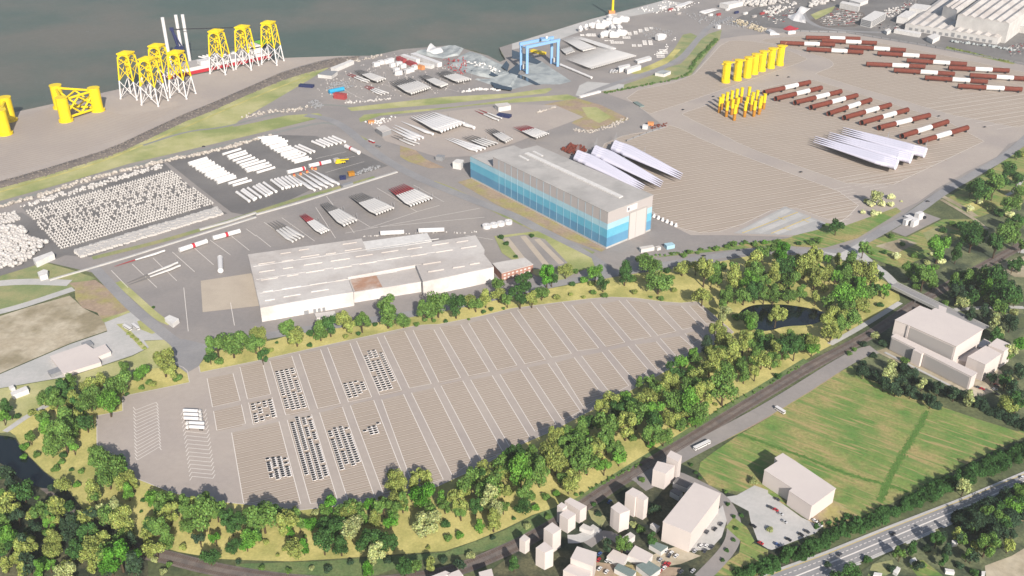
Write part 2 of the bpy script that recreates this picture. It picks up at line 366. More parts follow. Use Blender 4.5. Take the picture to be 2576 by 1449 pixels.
ribbon('yard_verge', '01:930,1150 1300,1060 1700,960 2300,780 2576,690 11:450,545 840,440 1200,335', 9, .3, 'lawn')
# left shore: green basin, sand field, yard
sheet('reed_basin', '01:-400,1449 480,1240 490,1330 740,1400 02:740,30 300,160 -400,330', .15, 'lawn')
sheet('basin_verge', '01:-400,1330 0,1290 480,1200 700,1260 960,1350 740,1449 480,1380 -400,1470', .12, 'lawn')
ribbon('basin_ramp', '01:-300,1440 200,1380 700,1400', 14, .2, 'pale_concrete')
ribbon('dyke_wall_road', '02:-200,290 200,190 500,90 740,10', 11, .25, 'pale_concrete')
sheet('sand_field', '02:-400,400 0,285 300,190 700,80 760,130 830,200 1010,290 1060,370 1080,430 700,560 0,860 -400,1000', .2, 'sand')
sheet('brown_ground', '02:750,0 01:690,1400 960,1370 02:1080,0 1330,220 1020,320 980,250 830,200 760,110', .22, 'brown_earth')
sheet('works_apron', '02:-400,1030 0,870 700,570 1080,440 1050,350 1340,235 1560,400 1700,520 1450,530 1500,600 1330,680 700,890 0,1010 -400,1120', .25, 'pale_concrete')
sheet('verge_grass', '02:1380,340 1430,320 1580,450 1530,465 1420,420', .35, 'grass'); sheet('verge_grass', '02:1170,365 1240,360 1480,600 1430,620 1300,480', .35, 'grass')
sheet('verge_grass', '02:1020,320 1330,220 1340,235 1050,350', .35, 'grass')
ribbon('works_road', '02:950,-200 1120,-20 1300,170 1480,320 1640,450 1780,560 1830,640', 12, .4, 'road')
ribbon('verge_grass', '02:1190,-60 1400,130 1600,310 1720,360', 8, .35, 'grass')
# right hand terminal
sheet('terminal_pavement', 'F:1523,235 1735,195 1775,150 1813,98 1870,90 2000,80 2130,84 2330,118 2576,165 2700,190 2700,310 2537,362 2507,395 2432,432 2357,475 2307,510 2262,530 2160,565 2090,600 2000,597 1838,592 1738,592 1643,545 1520,420 1560,352 1672,320 1600,262', .2, 'concrete')
PLOTS = ['F:1528,350 1672,322 1690,313 1788,362 1932,416 2172,504 2120,560 2088,556 1975,513 1832,582 1738,588 1643,540 1500,400',
         'F:1715,290 1720,284 1778,265 1945,215 2040,200 2060,205 2505,342 2382,401 2200,487 1932,392 1850,358 1836,348',
         'F:2048,189 2060,181 2096,168 2095,155 2060,140 1950,112 1900,101 2000,90 2120,93 2300,124 2540,174 2640,196 2640,300 2527,328',
         'F:1560,236 1735,200 1780,150 1822,104 1870,101 1945,112 2028,145 2031,152 1932,186 1638,288 1628,284']
pm = MB(); pl = MB(); pd = MB(); pp = MB()
for k, s in enumerate(PLOTS):
    g = smooth(G(s), 1, True); pp.face([(p.x, p.y, .3) for p in g])
    hatch(pd, g, ROWDIR, 13.5, 6, .36); hatch(pl, g, ROWDIR, 13.5, 1.5, .42)
    pm.strip(g+[g[0]], .55, .5)
tag(pp.build('storage_plot', 'plot'), kind='structure'); tag(pd.build('plot_furrow', 'plotdark'), kind='structure')
tag(pl.build('plot_lines', 'plotline'), kind='structure'); tag(pm.build('plot_border', 'white_paint'), kind='structure')
wl = MB(); hatch(wl, G('30:1530,1080 1930,890 2560,930 2576,800 2576,1250 2360,1320'), ROWDIR, 17, .7, .55)
hatch(wl, G('31:290,620 800,390 950,570 770,830 600,760'), ROWDIR, 9.5, .5, .55); hatch(wl, G('31:640,330 1300,270 1800,150 1100,480 900,430'), ROWDIR, 9.5, .5, .55)
tag(wl.build('plot_lines', 'white_paint'), kind='structure')
sheet('fenced_plot', 'F:1845,588 1975,520 2078,562 2060,578 2000,593', .55, 'solar')
sp = MB()
for a, b in (('F:1870,584 1985,528', 0), ('F:1905,586 2015,540', 0), ('F:1950,588 2045,553', 0)): sp.strip(G(a), 9, .62)
tag(sp.build('plot_panel', 'pale_concrete'), kind='structure')
tl_ = MB()
for s in ('31:-260,900 300,690', '31:30,905 430,740', '31:100,740 170,770', '31:150,850 230,870', '31:340,760 410,790'): tl_.strip(G(s), 1.3, .68)
tag(tl_.build('plot_seam', 'yellow_paint'), kind='structure')
# public road south of the works, bridge road, service road
ribbon('public_road', 'F:2640,290 2590,340 2567,362 2532,392 2432,450 2362,490 2307,532 2220,582 2145,622 2100,637 1995,632 1932,629 1830,641 1738,656 1640,672 1528,692 1420,710 1300,736 1150,770 1000,797 850,818 690,842 560,868 470,885', 13, .5, 'road')
ribbon('works_road', 'F:770,290 830,300 870,322 915,362 980,410 1060,452 1140,484 1220,516 1288,540 1355,577 1428,614 1505,660 1535,690', 15, .42, 'road')
sheet('road_junction', 'F:2062,632 2110,640 2150,618 2180,600 2160,640 2200,668 2160,662 2120,655', .56, 'pale_concrete')
sheet('road_junction', '02:1700,520 1860,520 2110,580 2060,690 2003,790 1880,860 1765,775 1750,640', .56, 'road')
ribbon('bridge_approach', 'F:2150,625 2180,655 2230,692 2257,724', 11, .6, 'pale_concrete')
ribbon('side_road', 'F:2362,490 2420,520 2455,545', 8, .45, 'sand')
sheet('compound', '31:1240,880 1560,690 1740,755 1380,935', .45, 'tarmac')
sheet('roadside_grass', '31:200,950 560,790 760,830 1290,640 1340,680 900,950 560,1050 100,1020 -1200,1150 -600,1060', .3, 'meadow')
sheet('roadside_grass', '31:1780,560 2200,290 2500,80 2700,-60 2700,500 2400,640 2060,760', .3, 'meadow')
sheet('roadside_grass', '31:900,1010 1250,910 1400,940 1760,760 2100,760 2000,900 1700,1100 1300,1250 1000,1130', .25, 'meadow')
sheet('gravel_yard', '31:2280,1220 2576,1130 2700,1150 2700,1350 2480,1340', .3, 'sand'); sheet('gravel_yard', '31:2400,1080 2576,960 2700,950 2700,1120', .3, 'pale_concrete')
# car park island: dry bank, paving
BANK = '03:155,40 205,130 300,250 450,400 590,500 720,630 820,760 1000,900 1250,1000 1400,1060 1600,1150 1800,1210 2200,1280 2576,1295 13:350,1305 700,1285 1250,1245 1900,1200 2200,1100 2480,985 23:0,940 200,840 440,760 660,660 900,540 1080,450 1300,340 1700,50 22:1790,1449 2100,1200 2300,1090 2576,970 32:250,810 500,650 650,570 870,440 1050,330 1250,200 1330,120 1310,40 31:1290,1449 1150,1370 1000,1270 850,1200 540,1160 260,1120 21:2480,1110 1960,1210 1750,1240 1280,1300 870,1370 470,1440 12:1590,270 1130,330 480,430 200,520 0,560 02:2110,650 2020,760 1765,800 1560,810 1300,880 1060,1000 500,1200 360,1230 280,1310 100,1449'
sheet('dry_bank', BANK, .3, 'drygrass')
CARPARK = '02:975,1290 1238,1242 1233,1095 1908,955 1885,840 1840,800 1765,775 1750,640 2060,690 2015,730 2003,790 2015,855 2576,740 12:800,560 1600,385 1700,375 1840,370 2250,290 2576,210 22:500,145 800,110 1000,95 1250,105 1500,140 1700,155 1870,140 2230,450 1880,660 1580,820 1100,1085 690,1290 390,1449 13:2576,170 2300,330 1830,550 1400,650 1000,730 450,790 03:2450,730 2000,685 1700,600 1430,495 1200,400 1030,260 978,130'
sheet('car_park', CARPARK, .5, 'concrete')
km = MB(); g = G(CARPARK)
for i in list(range(0, 6))+list(range(10, len(g))): km.strip([g[i], g[(i+1) % len(g)]], .7, .62)
tag(km.build('car_park_edge', 'kerbstone'), kind='structure')
BLOCKS = {}
def block(k, s):
    BLOCKS[k] = G(s)
for k, s in {
 'a1': '02:2085,915 2345,865 2418,1140 2140,1205', 'a2': '02:2150,1245 2430,1180 2472,1372 2183,1440',
 'b1': '02:2415,800 12:65,760 150,1075 02:2492,1125', 'b2': '02:2503,1160 12:162,1107 215,1310 02:2550,1385',
 'c0': 'F:583,1090 702,1062 757,1270 613,1267',
 'c1': '12:140,740 360,690 540,1237 300,1285', 'c2': '12:315,1335 560,1280 13:820,690 550,730',
 'd1': '12:435,670 650,625 850,1170 622,1220', 'd2': '12:640,1260 870,1205 13:1195,660 925,690',
 'e1': '12:722,605 945,560 1165,1105 932,1155', 'e2': '12:950,1190 1185,1135 13:1530,570 1280,625',
 'f1': '12:1012,540 1220,500 1465,1035 1245,1085', 'f2': '12:1265,1130 1485,1075 13:1885,485 1590,575',
 'g1': '12:1290,485 1495,440 1765,970 1545,1015', 'g2': '12:1565,1060 1790,1010 13:2170,310 1975,445',
 'h1': '12:1580,430 1790,425 2060,910 1840,955', 'h2': '12:1862,990 2080,940 13:2490,215 2270,310',
 'i1': '12:1850,400 2060,375 2350,850 2140,890', 'i2': '12:2160,930 2375,885 F:1334,1104 1285,1130',
 'j1': '12:2140,360 2320,315 22:50,785 12:2425,830', 'j2': '12:2455,875 22:85,825 445,1380 230,1449',
 'k1': '12:2390,290 2560,250 22:335,725 130,770', 'k2': '22:155,805 360,765 690,1245 510,1340',
 'l1': '22:55,225 245,200 598,665 400,705', 'l2': '22:437,755 625,705 920,1095 720,1210',
 'm1': '22:320,185 505,150 872,610 660,640', 'm2': '22:700,690 905,650 1175,990 1000,1082',
 'n1': '22:600,180 795,145 1135,552 940,593', 'n2': '22:970,630 1165,590 1370,830 1240,950',
 'o1': '22:885,170 1075,130 1400,495 1200,533', 'o2': '22:1240,575 1450,545 1625,745 1460,835',
 'p1': '22:1150,125 1370,155 1650,440 1468,485', 'p2': '22:1490,512 1690,490 1850,630 1650,690',
 'q1': '22:1480,170 1700,185 1890,380 1715,425', 'q2': '22:1740,465 1850,435 1920,500 1830,560', 'r1': '22:1785,185 1870,175 2065,350 1955,370'}.items(): block(k, s)
pb = MB(); pl = MB(); pd = MB(); pe = MB()
for k, g in BLOCKS.items():
    pb.face([(p.x, p.y, .6) for p in g[::-1]])
    hatch(pd, g, ROWDIR, 6.6, 3.0, .66); hatch(pl, g, ROWDIR, 6.6, .7, .72)
    pe.strip([g[0], g[3]], .6, .8); pe.strip([g[1], g[2]], .6, .8); pe.strip([g[3], g[2]], .4, .8)
tag(pb.build('parking_block', 'plot'), kind='structure'); tag(pd.build('bay_stripe', 'plotdark'), kind='structure')  # darker tan paving stripes across each parking block
tag(pl.build('bay_lines', 'plotline'), kind='structure'); tag(pe.build('bay_border', 'white_paint'), kind='structure')
tb = MB()
for k in range(15):
    t = k/14; a = F('02:1365,1235')[0], F('02:1383,1737')[0]; b = F('02:1572,1155')[0], F('02:1605,1604')[0]
    L = (a[0][0]+(a[1][0]-a[0][0])*t, a[0][1]+(a[1][1]-a[0][1])*t); R = (b[0][0]+(b[1][0]-b[0][0])*t, b[0][1]+(b[1][1]-b[0][1])*t)
    tb.strip([P(L[0]-6, L[1]-8), P(*L)], .5, .62); tb.strip([P(*L), P(*R)], .5, .64); tb.strip([P(*R), P(R[0]+5, R[1]+8)], .5, .62)
for k in range(-6, 11):
    t = k/10; x0, y0 = F('03:1878,42')[0]; x1, y1 = F('03:1935,452')[0]; x, y = x0+(x1-x0)*t, y0+(y1-y0)*t
    tb.strip([P(x-6, y+10), P(x, y)], .5, .62); tb.strip([P(x, y), P(x+52, y+5)], .5, .64); tb.strip([P(x+52, y+5), P(x+58, y-5)], .5, .62)
tag(tb.build('lorry_bay_lines', 'white_paint'), kind='structure')
# yard lines
yl = MB()
for s in ('01:1120,1275 1290,1449', '01:1330,1210 1580,1449', '01:1540,1150 1780,1380', '01:1735,1090 1960,1290', '01:1945,1040 2150,1220', '01:2115,970 2320,1120', '01:2330,930 2510,1075', '01:2475,855 2576,930', '11:80,790 300,940', '11:260,745 590,980', '11:600,640 800,950', '11:1215,445 1620,685', '11:1585,415 1890,585', '11:710,530 990,900', '11:920,700 1150,840', '11:1000,1230 1000,1230', '11:700,290 1090,180', '11:760,170 1000,125', '11:600,150 910,80', '10:880,900 1120,1030', '10:1250,830 1560,975', '10:1800,860 2050,930', '02:1850,0 1895,440', '02:2320,150 2360,380', '11:2100,920 2380,965', '11:0,920 150,1040', '11:1160,840 1620,685 1850,620', '11:900,900 2250,650', '11:1100,850 2300,740'):
    yl.strip(G(s), .6, .5)
tag(yl.build('yard_lines', 'white_paint'), kind='structure')
# pond
pond = smooth(G('22:2270,250 2400,175 2576,165 32:200,170 500,220 600,270 560,330 420,380 180,385 22:2576,440 2440,430 2320,340'), 2, True)
sheet('pond', pond, .42, 'pond')
# railway
RAIL = 'F:330,1380 370,1393 420,1402 500,1424 600,1445 760,1466 930,1470 1080,1452 1160,1432 1219,1408 1288,1378 1340,1352 1420,1306 1483,1262 1560,1210 1613,1180 1678,1141 1763,1090 1850,1036 1932,987 2032,926 2150,864 2207,832 2287,776 2332,748 2377,724 2507,652 2640,580'
ribbon('railway_bed', RAIL, 12.5, .5, 'ballast')
rr = MB(); rp = smooth(G(RAIL), 2)
for off in (-4.2, -2.7, 2.7, 4.2): rr.strip(rp, .35, .75, 0, off)
tag(rr.build('railway_rails', 'steel_rail'), kind='structure')
slp = MB(); acc = 0
for a, b in zip(rp[:-1], rp[1:]):
    d = (b-a); L = d.length; d.normalize(); n = Vector((-d.y, d.x, 0)); t = 0
    while t < L:
        for off in (-3.4, 3.4):
            c = a+d*t+n*off; slp.strip([c-n*1.4, c+n*1.4], .5, .62)
        t += 1.6
tag(slp.build('railway_sleepers', 'sleeper'), kind='structure')
ribbon('rail_verge', 'F:1310,1350 1420,1290 1500,1236 1613,1164 1700,1112 1800,1048 1932,970 2032,908', 10, .4, 'meadow_dark')
ribbon('rail_path', '32:620,570 860,440 1060,320 1330,150', 6, .6, 'pale_concrete')
ribbon('service_road', 'F:1600,1215 1660,1178 1713,1147 1850,1075 1932,1030 2020,976 2107,920 2165,888 2200,880', 15, .5, 'tarmac')
ribbon('service_verge', 'F:1700,1160 1850,1088 1932,1043 2020,989 2107,933', 7, .4, 'brown_earth')
sheet('meadow', 'F:2139,921 2062,965 1932,1052 1850,1100 1795,1138 1762,1163 1757,1188 1778,1220 1835,1235 1900,1240 2040,1300 2120,1275 2166,1302 2290,1244 2400,1184 2500,1134 2620,1080 2557,1085 2460,1055 2370,1024 2232,980', .25, 'meadow')
# lower right: highway, plots, town streets
hn = 'F:1800,1500 1880,1468 1932,1447 2082,1392 2232,1331 2417,1259 2576,1192 2700,1142'; hs = 'F:1975,1500 2020,1478 2072,1455 2220,1391 2307,1354 2390,1317 2460,1284 2576,1234 2700,1180'
sheet('highway', G(hn)+G(hs)[::-1], .5, 'road')
N = G(hn); Q = G(hs)
def lane(t):
    # offset line between the two edges
    out = []
    for k in range(0, 41):
        u = k/40
        def along(L):
            cum = [0]
            for a, b in zip(L[:-1], L[1:]): cum.append(cum[-1]+(b-a).length)
            q = u*cum[-1]
            for i in range(len(L)-1):
                if q <= cum[i+1]+1e-6: return L[i].lerp(L[i+1], (q-cum[i])/(cum[i+1]-cum[i]))
        out.append(along(N).lerp(along(Q), t))
    return out
hm = MB(); c = lane(.5); hm.strip(c, 1.1, .6); hm.strip(lane(.97), .4, .6)
for t in (.26, .74):
    L = lane(t)
    for i in range(len(L)-1):
        hm.strip([L[i].lerp(L[i+1], .1), L[i].lerp(L[i+1], .38)], .55, .6); hm.strip([L[i].lerp(L[i+1], .6), L[i].lerp(L[i+1], .88)], .55, .6)
tag(hm.build('highway_markings', 'white_paint'), kind='structure')
tag(MB().strip(lane(.04), .5, .6).build('highway_edge_line', 'yellow_paint'), kind='structure')
tag(MB().strip(lane(-.05), 2.4, .55).build('highway_verge', 'pale_concrete'), kind='structure')
hw = MB(); L = lane(1.05)
for i in range(4, 30):
    if i % 5 != 4: hw.strip([L[i], L[i+1]], 1.8, .56)
tag(hw.build('highway_path', 'pale_concrete'), kind='structure')
sheet('allotment_ground', 'F:2072,1500 2230,1395 2390,1325 2480,1285 2576,1245 2800,1160 2800,1500', .2, 'palescrub')
sheet('allotment_lawn', '33:1050,1330 1250,1290 1280,1400 1180,1449 1000,1449', .3, 'lawn'); sheet('allotment_lawn', '33:1560,1170 1700,1140 1700,1220 1600,1260', .3, 'lawn')
sheet('allotment_lawn', '33:2180,1350 2450,1250 2700,1100 2700,1500 2200,1500', .3, 'sand'); sheet('allotment_lawn', '33:2420,830 2576,810 2700,800 2700,900 2480,900', .3, 'brown_earth'); sheet('allotment_lawn', '33:1400,1320 1560,1290 1760,1449 1500,1449', .32, 'meadow')
sheet('building_lawn', '33:380,900 660,690 930,860 600,970', .35, 'brown_earth')
sheet('office_car_park', '23:2120,660 2260,640 2440,540 2576,590 33:0,620 330,860 540,960 480,1020 40,1190 23:2576,1180 2480,1120 2400,900 2380,800', .35, 'pale_concrete')
sheet('town_ground', 'F:1180,1480 1300,1385 1420,1318 1490,1275 1640,1195 1700,1160 1760,1190 1790,1230 1850,1245 1930,1330 2000,1420 1900,1500', .2, 'darkscrub')
ribbon('town_street', '23:1300,560 1480,470 1640,430 1800,500 2000,600 2120,680 2230,860 2240,1020 2200,1150 2080,1300 1900,1480', 11, .4, 'tarmac')
ribbon('town_street', '23:760,1140 950,990 1200,1200', 8, .36, 'tarmac'); ribbon('town_street', '23:560,1080 700,1080 860,960', 9, .37, 'pale_concrete')
sheet('town_yard', '23:1780,1200 1960,900 2120,740 2160,900 2110,1060 1990,1190', .5, 'pale_concrete'); sheet('town_yard', '23:1500,1200 1640,1160 1900,1250 1700,1330 1400,1380 1300,1300', .38, 'sand')
sheet('town_yard', '23:850,1310 1000,1330 1700,1370 1650,1449 800,1500', .36, 'brown_earth'); sheet('town_lawn', '23:2150,960 2230,860 2360,960 2440,1100 2280,1260 2300,1100', .45, 'meadow'); sheet('town_lawn', '23:2200,1280 2430,1120 2576,1190 2576,1449 2000,1449', .3, 'meadow')
sheet('town_lawn', '23:760,780 960,860 900,960 800,880', .33, 'lawn')
sheet('factory_yard', '32:1080,640 1200,600 1300,560 2000,780 2300,800 2420,900 2300,1030 2100,1110 2010,1060 1650,900 1240,720', .3, 'sand')
sheet('works_verge', '02:-400,1130 0,1015 700,895 1330,690 1500,600 1450,535 1700,520 1760,640 1750,800 1560,820 1060,1010 500,1210 100,1449 -400,1500', .16, 'grass')
sheet('scrub_floor', '32:900,560 1250,350 1420,200 1700,250 2300,420 2576,400 2700,300 2700,1300 2400,1320 2100,1180 1500,1000 900,800', .15, 'palescrub')
sheet('scrub_floor', '31:1290,1449 1500,1250 2000,1180 2576,1050 2700,1500 32:2700,250 2200,400 1700,180', .15, 'palescrub')
sheet('scrub_floor', '31:1700,1120 2060,760 2400,640 2700,480 2700,1000 2280,1220 1900,1200 1500,1260', .14, 'palescrub')
sheet('scrub_floor', '03:-300,0 60,40 155,60 205,130 300,250 450,400 590,500 720,630 820,760 1000,900 1250,1000 1400,1060 1480,1240 1500,1500 -400,1500', .15, 'darkscrub')
sheet('rail_scrub', '13:-200,1330 700,1300 1900,1215 2480,1000 23:200,850 900,560 1200,420 1150,470 500,830 0,1110 13:2300,1200 1600,1300 1200,1449 -200,1460', .2, 'meadow_dark')
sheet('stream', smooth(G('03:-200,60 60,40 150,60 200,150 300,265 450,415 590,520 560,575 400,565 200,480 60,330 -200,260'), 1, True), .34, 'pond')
sheet('old_sidings', '03:400,570 480,570 1000,960 940,1000', .3, 'ballast')
ribbon('footpath', '02:50,1449 280,1290 500,1170', 6, .45, 'pale_concrete')
ribbon('works_path', '32:1880,220 2300,190 2576,200', 6, .4, 'pale_concrete')
# dark top right: factory roads and parking
sheet('factory_ground', 'F:1830,60 1900,20 2100,-40 2900,-40 2900,190 2576,158 2330,112 2130,78 2000,75', .22, 'darkyard')
sheet('factory_car_park', '30:430,200 680,70 960,130 1000,180 890,270 540,280', .3, 'rubble'); ribbon('factory_loop', '30:360,100 350,150 400,220 560,290 900,320 1200,330', 12, .35, 'road')
cp = MB(); hatch(cp, G('30:500,200 700,90 940,150 860,260 560,260'), Vector((1, .25, 0)), 16, 2.2, .4)
tag(cp.build('parking_rows', 'pale_concrete'), kind='structure')
sheet('bank_grass', '30:430,150 520,110 680,60 640,120 480,200', .4, 'grass')
ribbon('fence_verge', '30:1800,480 2050,540 2300,600 2480,640', 16, .35, 'meadow')

# parking bays and lawn beside the brick building
sheet('brick_lawn', '21:-180,930 260,880 420,960 800,1150 830,1230 640,1300 480,1390 250,1330 -100,1100', .45, 'grass')
sheet('brick_parking', '21:-120,950 120,915 330,960 560,1200 400,1270 220,1260', .5, 'tarmac')
for s in ('21:-60,950 170,1240', '21:110,930 360,1240', '21:250,960 500,1210'): ribbon('brick_bay', s, 7, .56, 'tan_pad')

ribbon('wood_track', '31:1740,560 1950,680 2080,760 2200,860', 6, .5, 'sand'); ribbon('wood_track', '31:2576,330 2480,480 2400,520', 5, .5, 'pale_concrete')
sheet('wood_clearing', '31:1560,900 1700,830 1850,860 1800,940 1620,1010', .4, 'lawn'); sheet('wood_clearing', '31:1960,620 2100,580 2160,640 2020,700', .4, 'drygrass'); sheet('wood_clearing', '31:1080,1030 1350,950 1500,1000 1300,1100', .4, 'sand')
# ================================================================ BUILDINGS
def edge(s): a = F(s); return rise(a[0], a[1])
def roofpts(s, h): return [Vector((p.x, p.y, 0)) for p in G(s, h)]
def white_block(name, label, roof, ed, wall='cream_wall', rooft='cream_wall', cat='building', group=None, parapet=True, extra=None):
    h = edge(ed) if isinstance(ed, str) else ed; pts = roofpts(roof, h); c = sum(pts, Vector())/len(pts)
    t = thing(name, label, cat, (c.x, c.y, 0), 0, group)
    MB().prism(pts, 0, h-.6, 0, None, False).build('wall', wall, t, (c.x, c.y, 0))
    MB().prism([c+(p-c)*1.012 for p in pts], h-.6, h, 0, 0).build('roof', rooft, t, (c.x, c.y, 0))
    return t, pts, h, c
def wallbox(t, c, a, b, u0, u1, z0, z1, out, m, name):
    "panel on the wall a-b, between fractions u0..u1, proud by out"
    d = (b-a); n = Vector((d.y, -d.x, 0)).normalized()
    if n.dot(a-c) < 0: n = -n
    p, q = a+d*u0, a+d*u1
    return MB().prism([p-n*.1, q-n*.1, q+n*out, p+n*out], z0, z1, 0, None, True, True).build(name, m, t, (c.x, c.y, 0))
# --- pale massing blocks, lower right
t, pts, h, c = white_block('factory_wing', 'long low white factory wing in front of the tall factory', '32:1245,487 1290,460 2105,850 2050,890', '32:2050,890 2010,1030')
a, b = pts[0], pts[3]
wallbox(t, c, a, b, .31, .42, 0, h-.3, 3.5, 'cream_wall', 'stair_bay'); wallbox(t, c, a, b, .43, .985, 1, h-1.6, .5, 'grey_paint', 'shade_panel'); wallbox(t, c, a, b, .01, .30, 1, h-1.6, .5, 'grey_paint', 'shade_panel')  # grey panels paint the shaded side of the white front wall
MB().strip([a+Vector((-6, -6, 0)), b+Vector((-4, -7, 0))], 3, .9).build('loading_kerb', 'pale_concrete', t, (c.x, c.y, 0))
t, pts, h, c = white_block('factory_building', 'tall white factory block with the largest flat roof at right', '32:1280,320 1530,178 1645,222 1685,200 2165,412 1895,585 1405,366', '32:1280,320 1225,565')
wallbox(t, c, pts[5], pts[6], .03, .93, h*.3, h-2, .5, 'grey_paint', 'shade_panel'); wallbox(t, c, pts[5], pts[6], .945, .985, 0, h-.8, 1.0, 'cream_wall', 'pilaster')  # grey panel puts this face's shade into its colour; the pilaster is plain
white_block('factory_tower', 'white factory tower at the far right of the group', '32:2220,575 2305,505 2465,575 2378,635', '32:2378,635 2325,805')
white_block('factory_annex', 'white twin-bay annex between factory wing and tower', '32:2010,690 2190,580 2350,660 2190,770 2115,735', '32:2190,770 2145,940')
white_block('factory_link', 'low shaded link roof between the factory and its annex', '32:1885,710 2060,590 2125,615 2000,745', '32:2000,745 1985,830')
white_block('factory_shed', 'small low white shed behind the twin-bay annex', '32:2090,580 2175,510 2245,545 2150,600', 8.0)
t, pts, h, c = white_block('stair_tower', 'small white stair tower on the far side of the factory roof', '32:1720,170 1800,200 1790,245 1715,215', 22.0)
t, pts, h, c = white_block('office_building', 'white L-shaped office block beside the striped meadow', 'F:1969.5,1140 2002.5,1161 2102,1228 2042,1272 1985,1234 1993,1227 1923,1182 1957,1160 1949,1152', '33:440,740 415,890')
t, pts, h, c = white_block('apartment_slab', 'largest white apartment slab among the houses by the railway', '23:1835,508 2100,620 1800,1015 1520,900', '23:1800,1015 1775,1215')
for lab, rf, ed in (('stepped white house block nearest the service road', '23:1558,240 1598,185 1710,240 1672,300', '23:1710,240 1690,440'),
    ('broad white house block against the stepped one by the service road', '23:1418,378 1465,293 1640,335 1545,420', '23:1418,378 1405,540'),
    ('slender white house block left of the large slab', '23:1142,610 1215,558 1315,610 1240,660', '23:1240,660 1225,860'),
    ('narrow white house block joined right of the slender one', '23:1258,655 1315,612 1372,660 1330,690', '23:1330,690 1318,888'),
    ('white house block with a notched roof below the slender pair', '23:995,755 1072,702 1187,785 1085,825 1028,785', '23:1085,825 1070,1015'),
    ('small white house block touching the railway at left', '23:455,740 500,706 555,740 510,775', '23:455,740 452,905'),
    ('widest white house block of the railway cluster', '23:530,695 585,658 752,745 685,790', '23:685,790 672,925'),
    ('front white house block of the railway cluster', '23:480,830 545,770 643,825 565,880', '23:565,880 558,1025'),
    ('white house block with square roof behind its twin', '23:320,970 405,908 495,975 410,1030', '23:495,975 490,1165'),
    ('white house block in front of its square twin', '23:240,1165 325,1103 418,1175 332,1215', '23:332,1215 330,1392'),
    ('smallest lone white house block at the left end', '23:75,1075 123,1028 182,1070 132,1105', '23:132,1105 132,1232'),
    ('large white house block at the bottom edge', '23:590,1270 655,1150 853,1212 815,1350', '23:853,1212 822,1400'),
    ('lower white house block at the very bottom edge', '23:515,1390 580,1330 800,1385 760,1490', 13.0),
    ('white flat roof cut by the bottom edge, left one', '13:1740,1460 1905,1395 1960,1420 1800,1500', 12.0), ('white flat roof cut by the bottom edge, middle one', '13:1925,1430 2040,1385 2085,1440 1980,1490', 12.0), ('white flat roof cut by the bottom edge, right one', '13:2240,1410 2370,1375 2390,1450 2270,1500', 12.0)):
    white_block('house_block', lab, rf, ed, group='white house blocks by the railway')
for lab, rf, hh, m in (('pale canopy roof left of its larger neighbour', '23:955,1250 1020,1180 1170,1245 1115,1338', 5, 'cream_wall'), ('pale canopy roof right of its smaller neighbour', '23:1165,1240 1240,1140 1418,1232 1352,1318', 6, 'cream_wall'),
    ('grey-green garage roof at the bottom edge', '23:1030,1370 1070,1320 1250,1400 1200,1460', 5, 'roof_green'), ('grey-green garage roof behind the red cars', '23:1250,1340 1370,1290 1500,1370 1390,1449', 5.5, 'roof_green'),
    ('corrugated green shed roof under the large slab', '23:1380,1130 1440,1100 1570,1150 1500,1200', 5, 'roof_green'), ('dark pitched house beside the stepped white block', '23:1620,500 1660,460 1800,520 1760,560', 6, 'darkyard'), ('small dark house above the large slab', '23:1590,590 1640,560 1720,600 1680,640', 6, 'darkyard'), ('grey house roof between hedges and slab', '23:1110,1060 1190,1005 1240,1040 1160,1100', 6, 'grey_roof'), ('low grey outbuilding left of the large slab', '23:1390,930 1420,910 1490,950 1460,980', 4, 'grey_roof'), ('pale garage row below the railway cluster', '23:680,960 800,1000 830,970 720,920', 4, 'grey_roof')):
    white_block('low_building', lab, rf, hh, 'grey_wall', m, group='low roofs in the town')
for lab, rf in (('white allotment shed at the bottom edge', '33:1260,1400 1300,1350 1335,1370 1300,1425'), ('small grey allotment hut left of the white shed', '33:1070,1410 1150,1420 1130,1449 1060,1440'), ('long pale allotment hut right of the lawns', '33:1780,1370 1870,1385 1880,1415 1790,1400'), ('pale allotment hut beside the thicket', '33:1430,1280 1480,1260 1500,1290 1450,1310'), ('tiny white allotment cabin near the frame corner', '33:2150,1400 2190,1400 2180,1449 2150,1440'), ('white caravan among the allotment trees', '33:1850,1090 1900,1080 1910,1120 1860,1130')):
    white_block('garden_hut', lab, rf, 3.2, 'white_soft', 'white_soft', 'hut', 'allotment huts')
# --- grey warehouse complex
HW = 15.5
def along(p, q, u): return p.lerp(q, u)
t = thing('warehouse', 'sprawling pale grey warehouse complex with many roof vents', 'warehouse', tuple(P(900, 700)))
wc = t.location.copy(); WAT = (wc.x, wc.y, 0)
secs = [('F:625,640 910,600 923,633 1195,592 1218,628 1217,640 1046,666 875,697 889,735 656,775', HW, 'grey_wall', 'grey_roof', 0),
        ('F:912,608 1074,586 1086,606 924,634', HW-3, 'grey_wall', 'white_soft', 1), ('F:1047,667 1216,638 1242,671 1064,708', HW+2, 'grey_wall', 'grey_roof', 2), ('F:876,698 1046,668 1063,707 890,735', HW-3.5, 'grey_wall', 'grey_roof', 3)]
for s, h, mw, mr, k in secs:
    pts = roofpts(s, h); MB().prism(pts, 0, h-.5+.01*k, 0, None, False).build('wall', mw, t, WAT)
    cc = sum(pts, Vector())/len(pts); MB().prism([cc+(p-cc)*1.004 for p in pts], h-.5, h, 0, 0).build('roof', mr, t, WAT)
MB().prism(roofpts('F:880,701 945,690 962,722 893,733', HW-3.5), HW-3.7, HW-3.4).build('rusty_sheet', 'rust_roof', t, WAT)
pA, pB = roofpts('F:656,775 889,735', HW); d = pB-pA
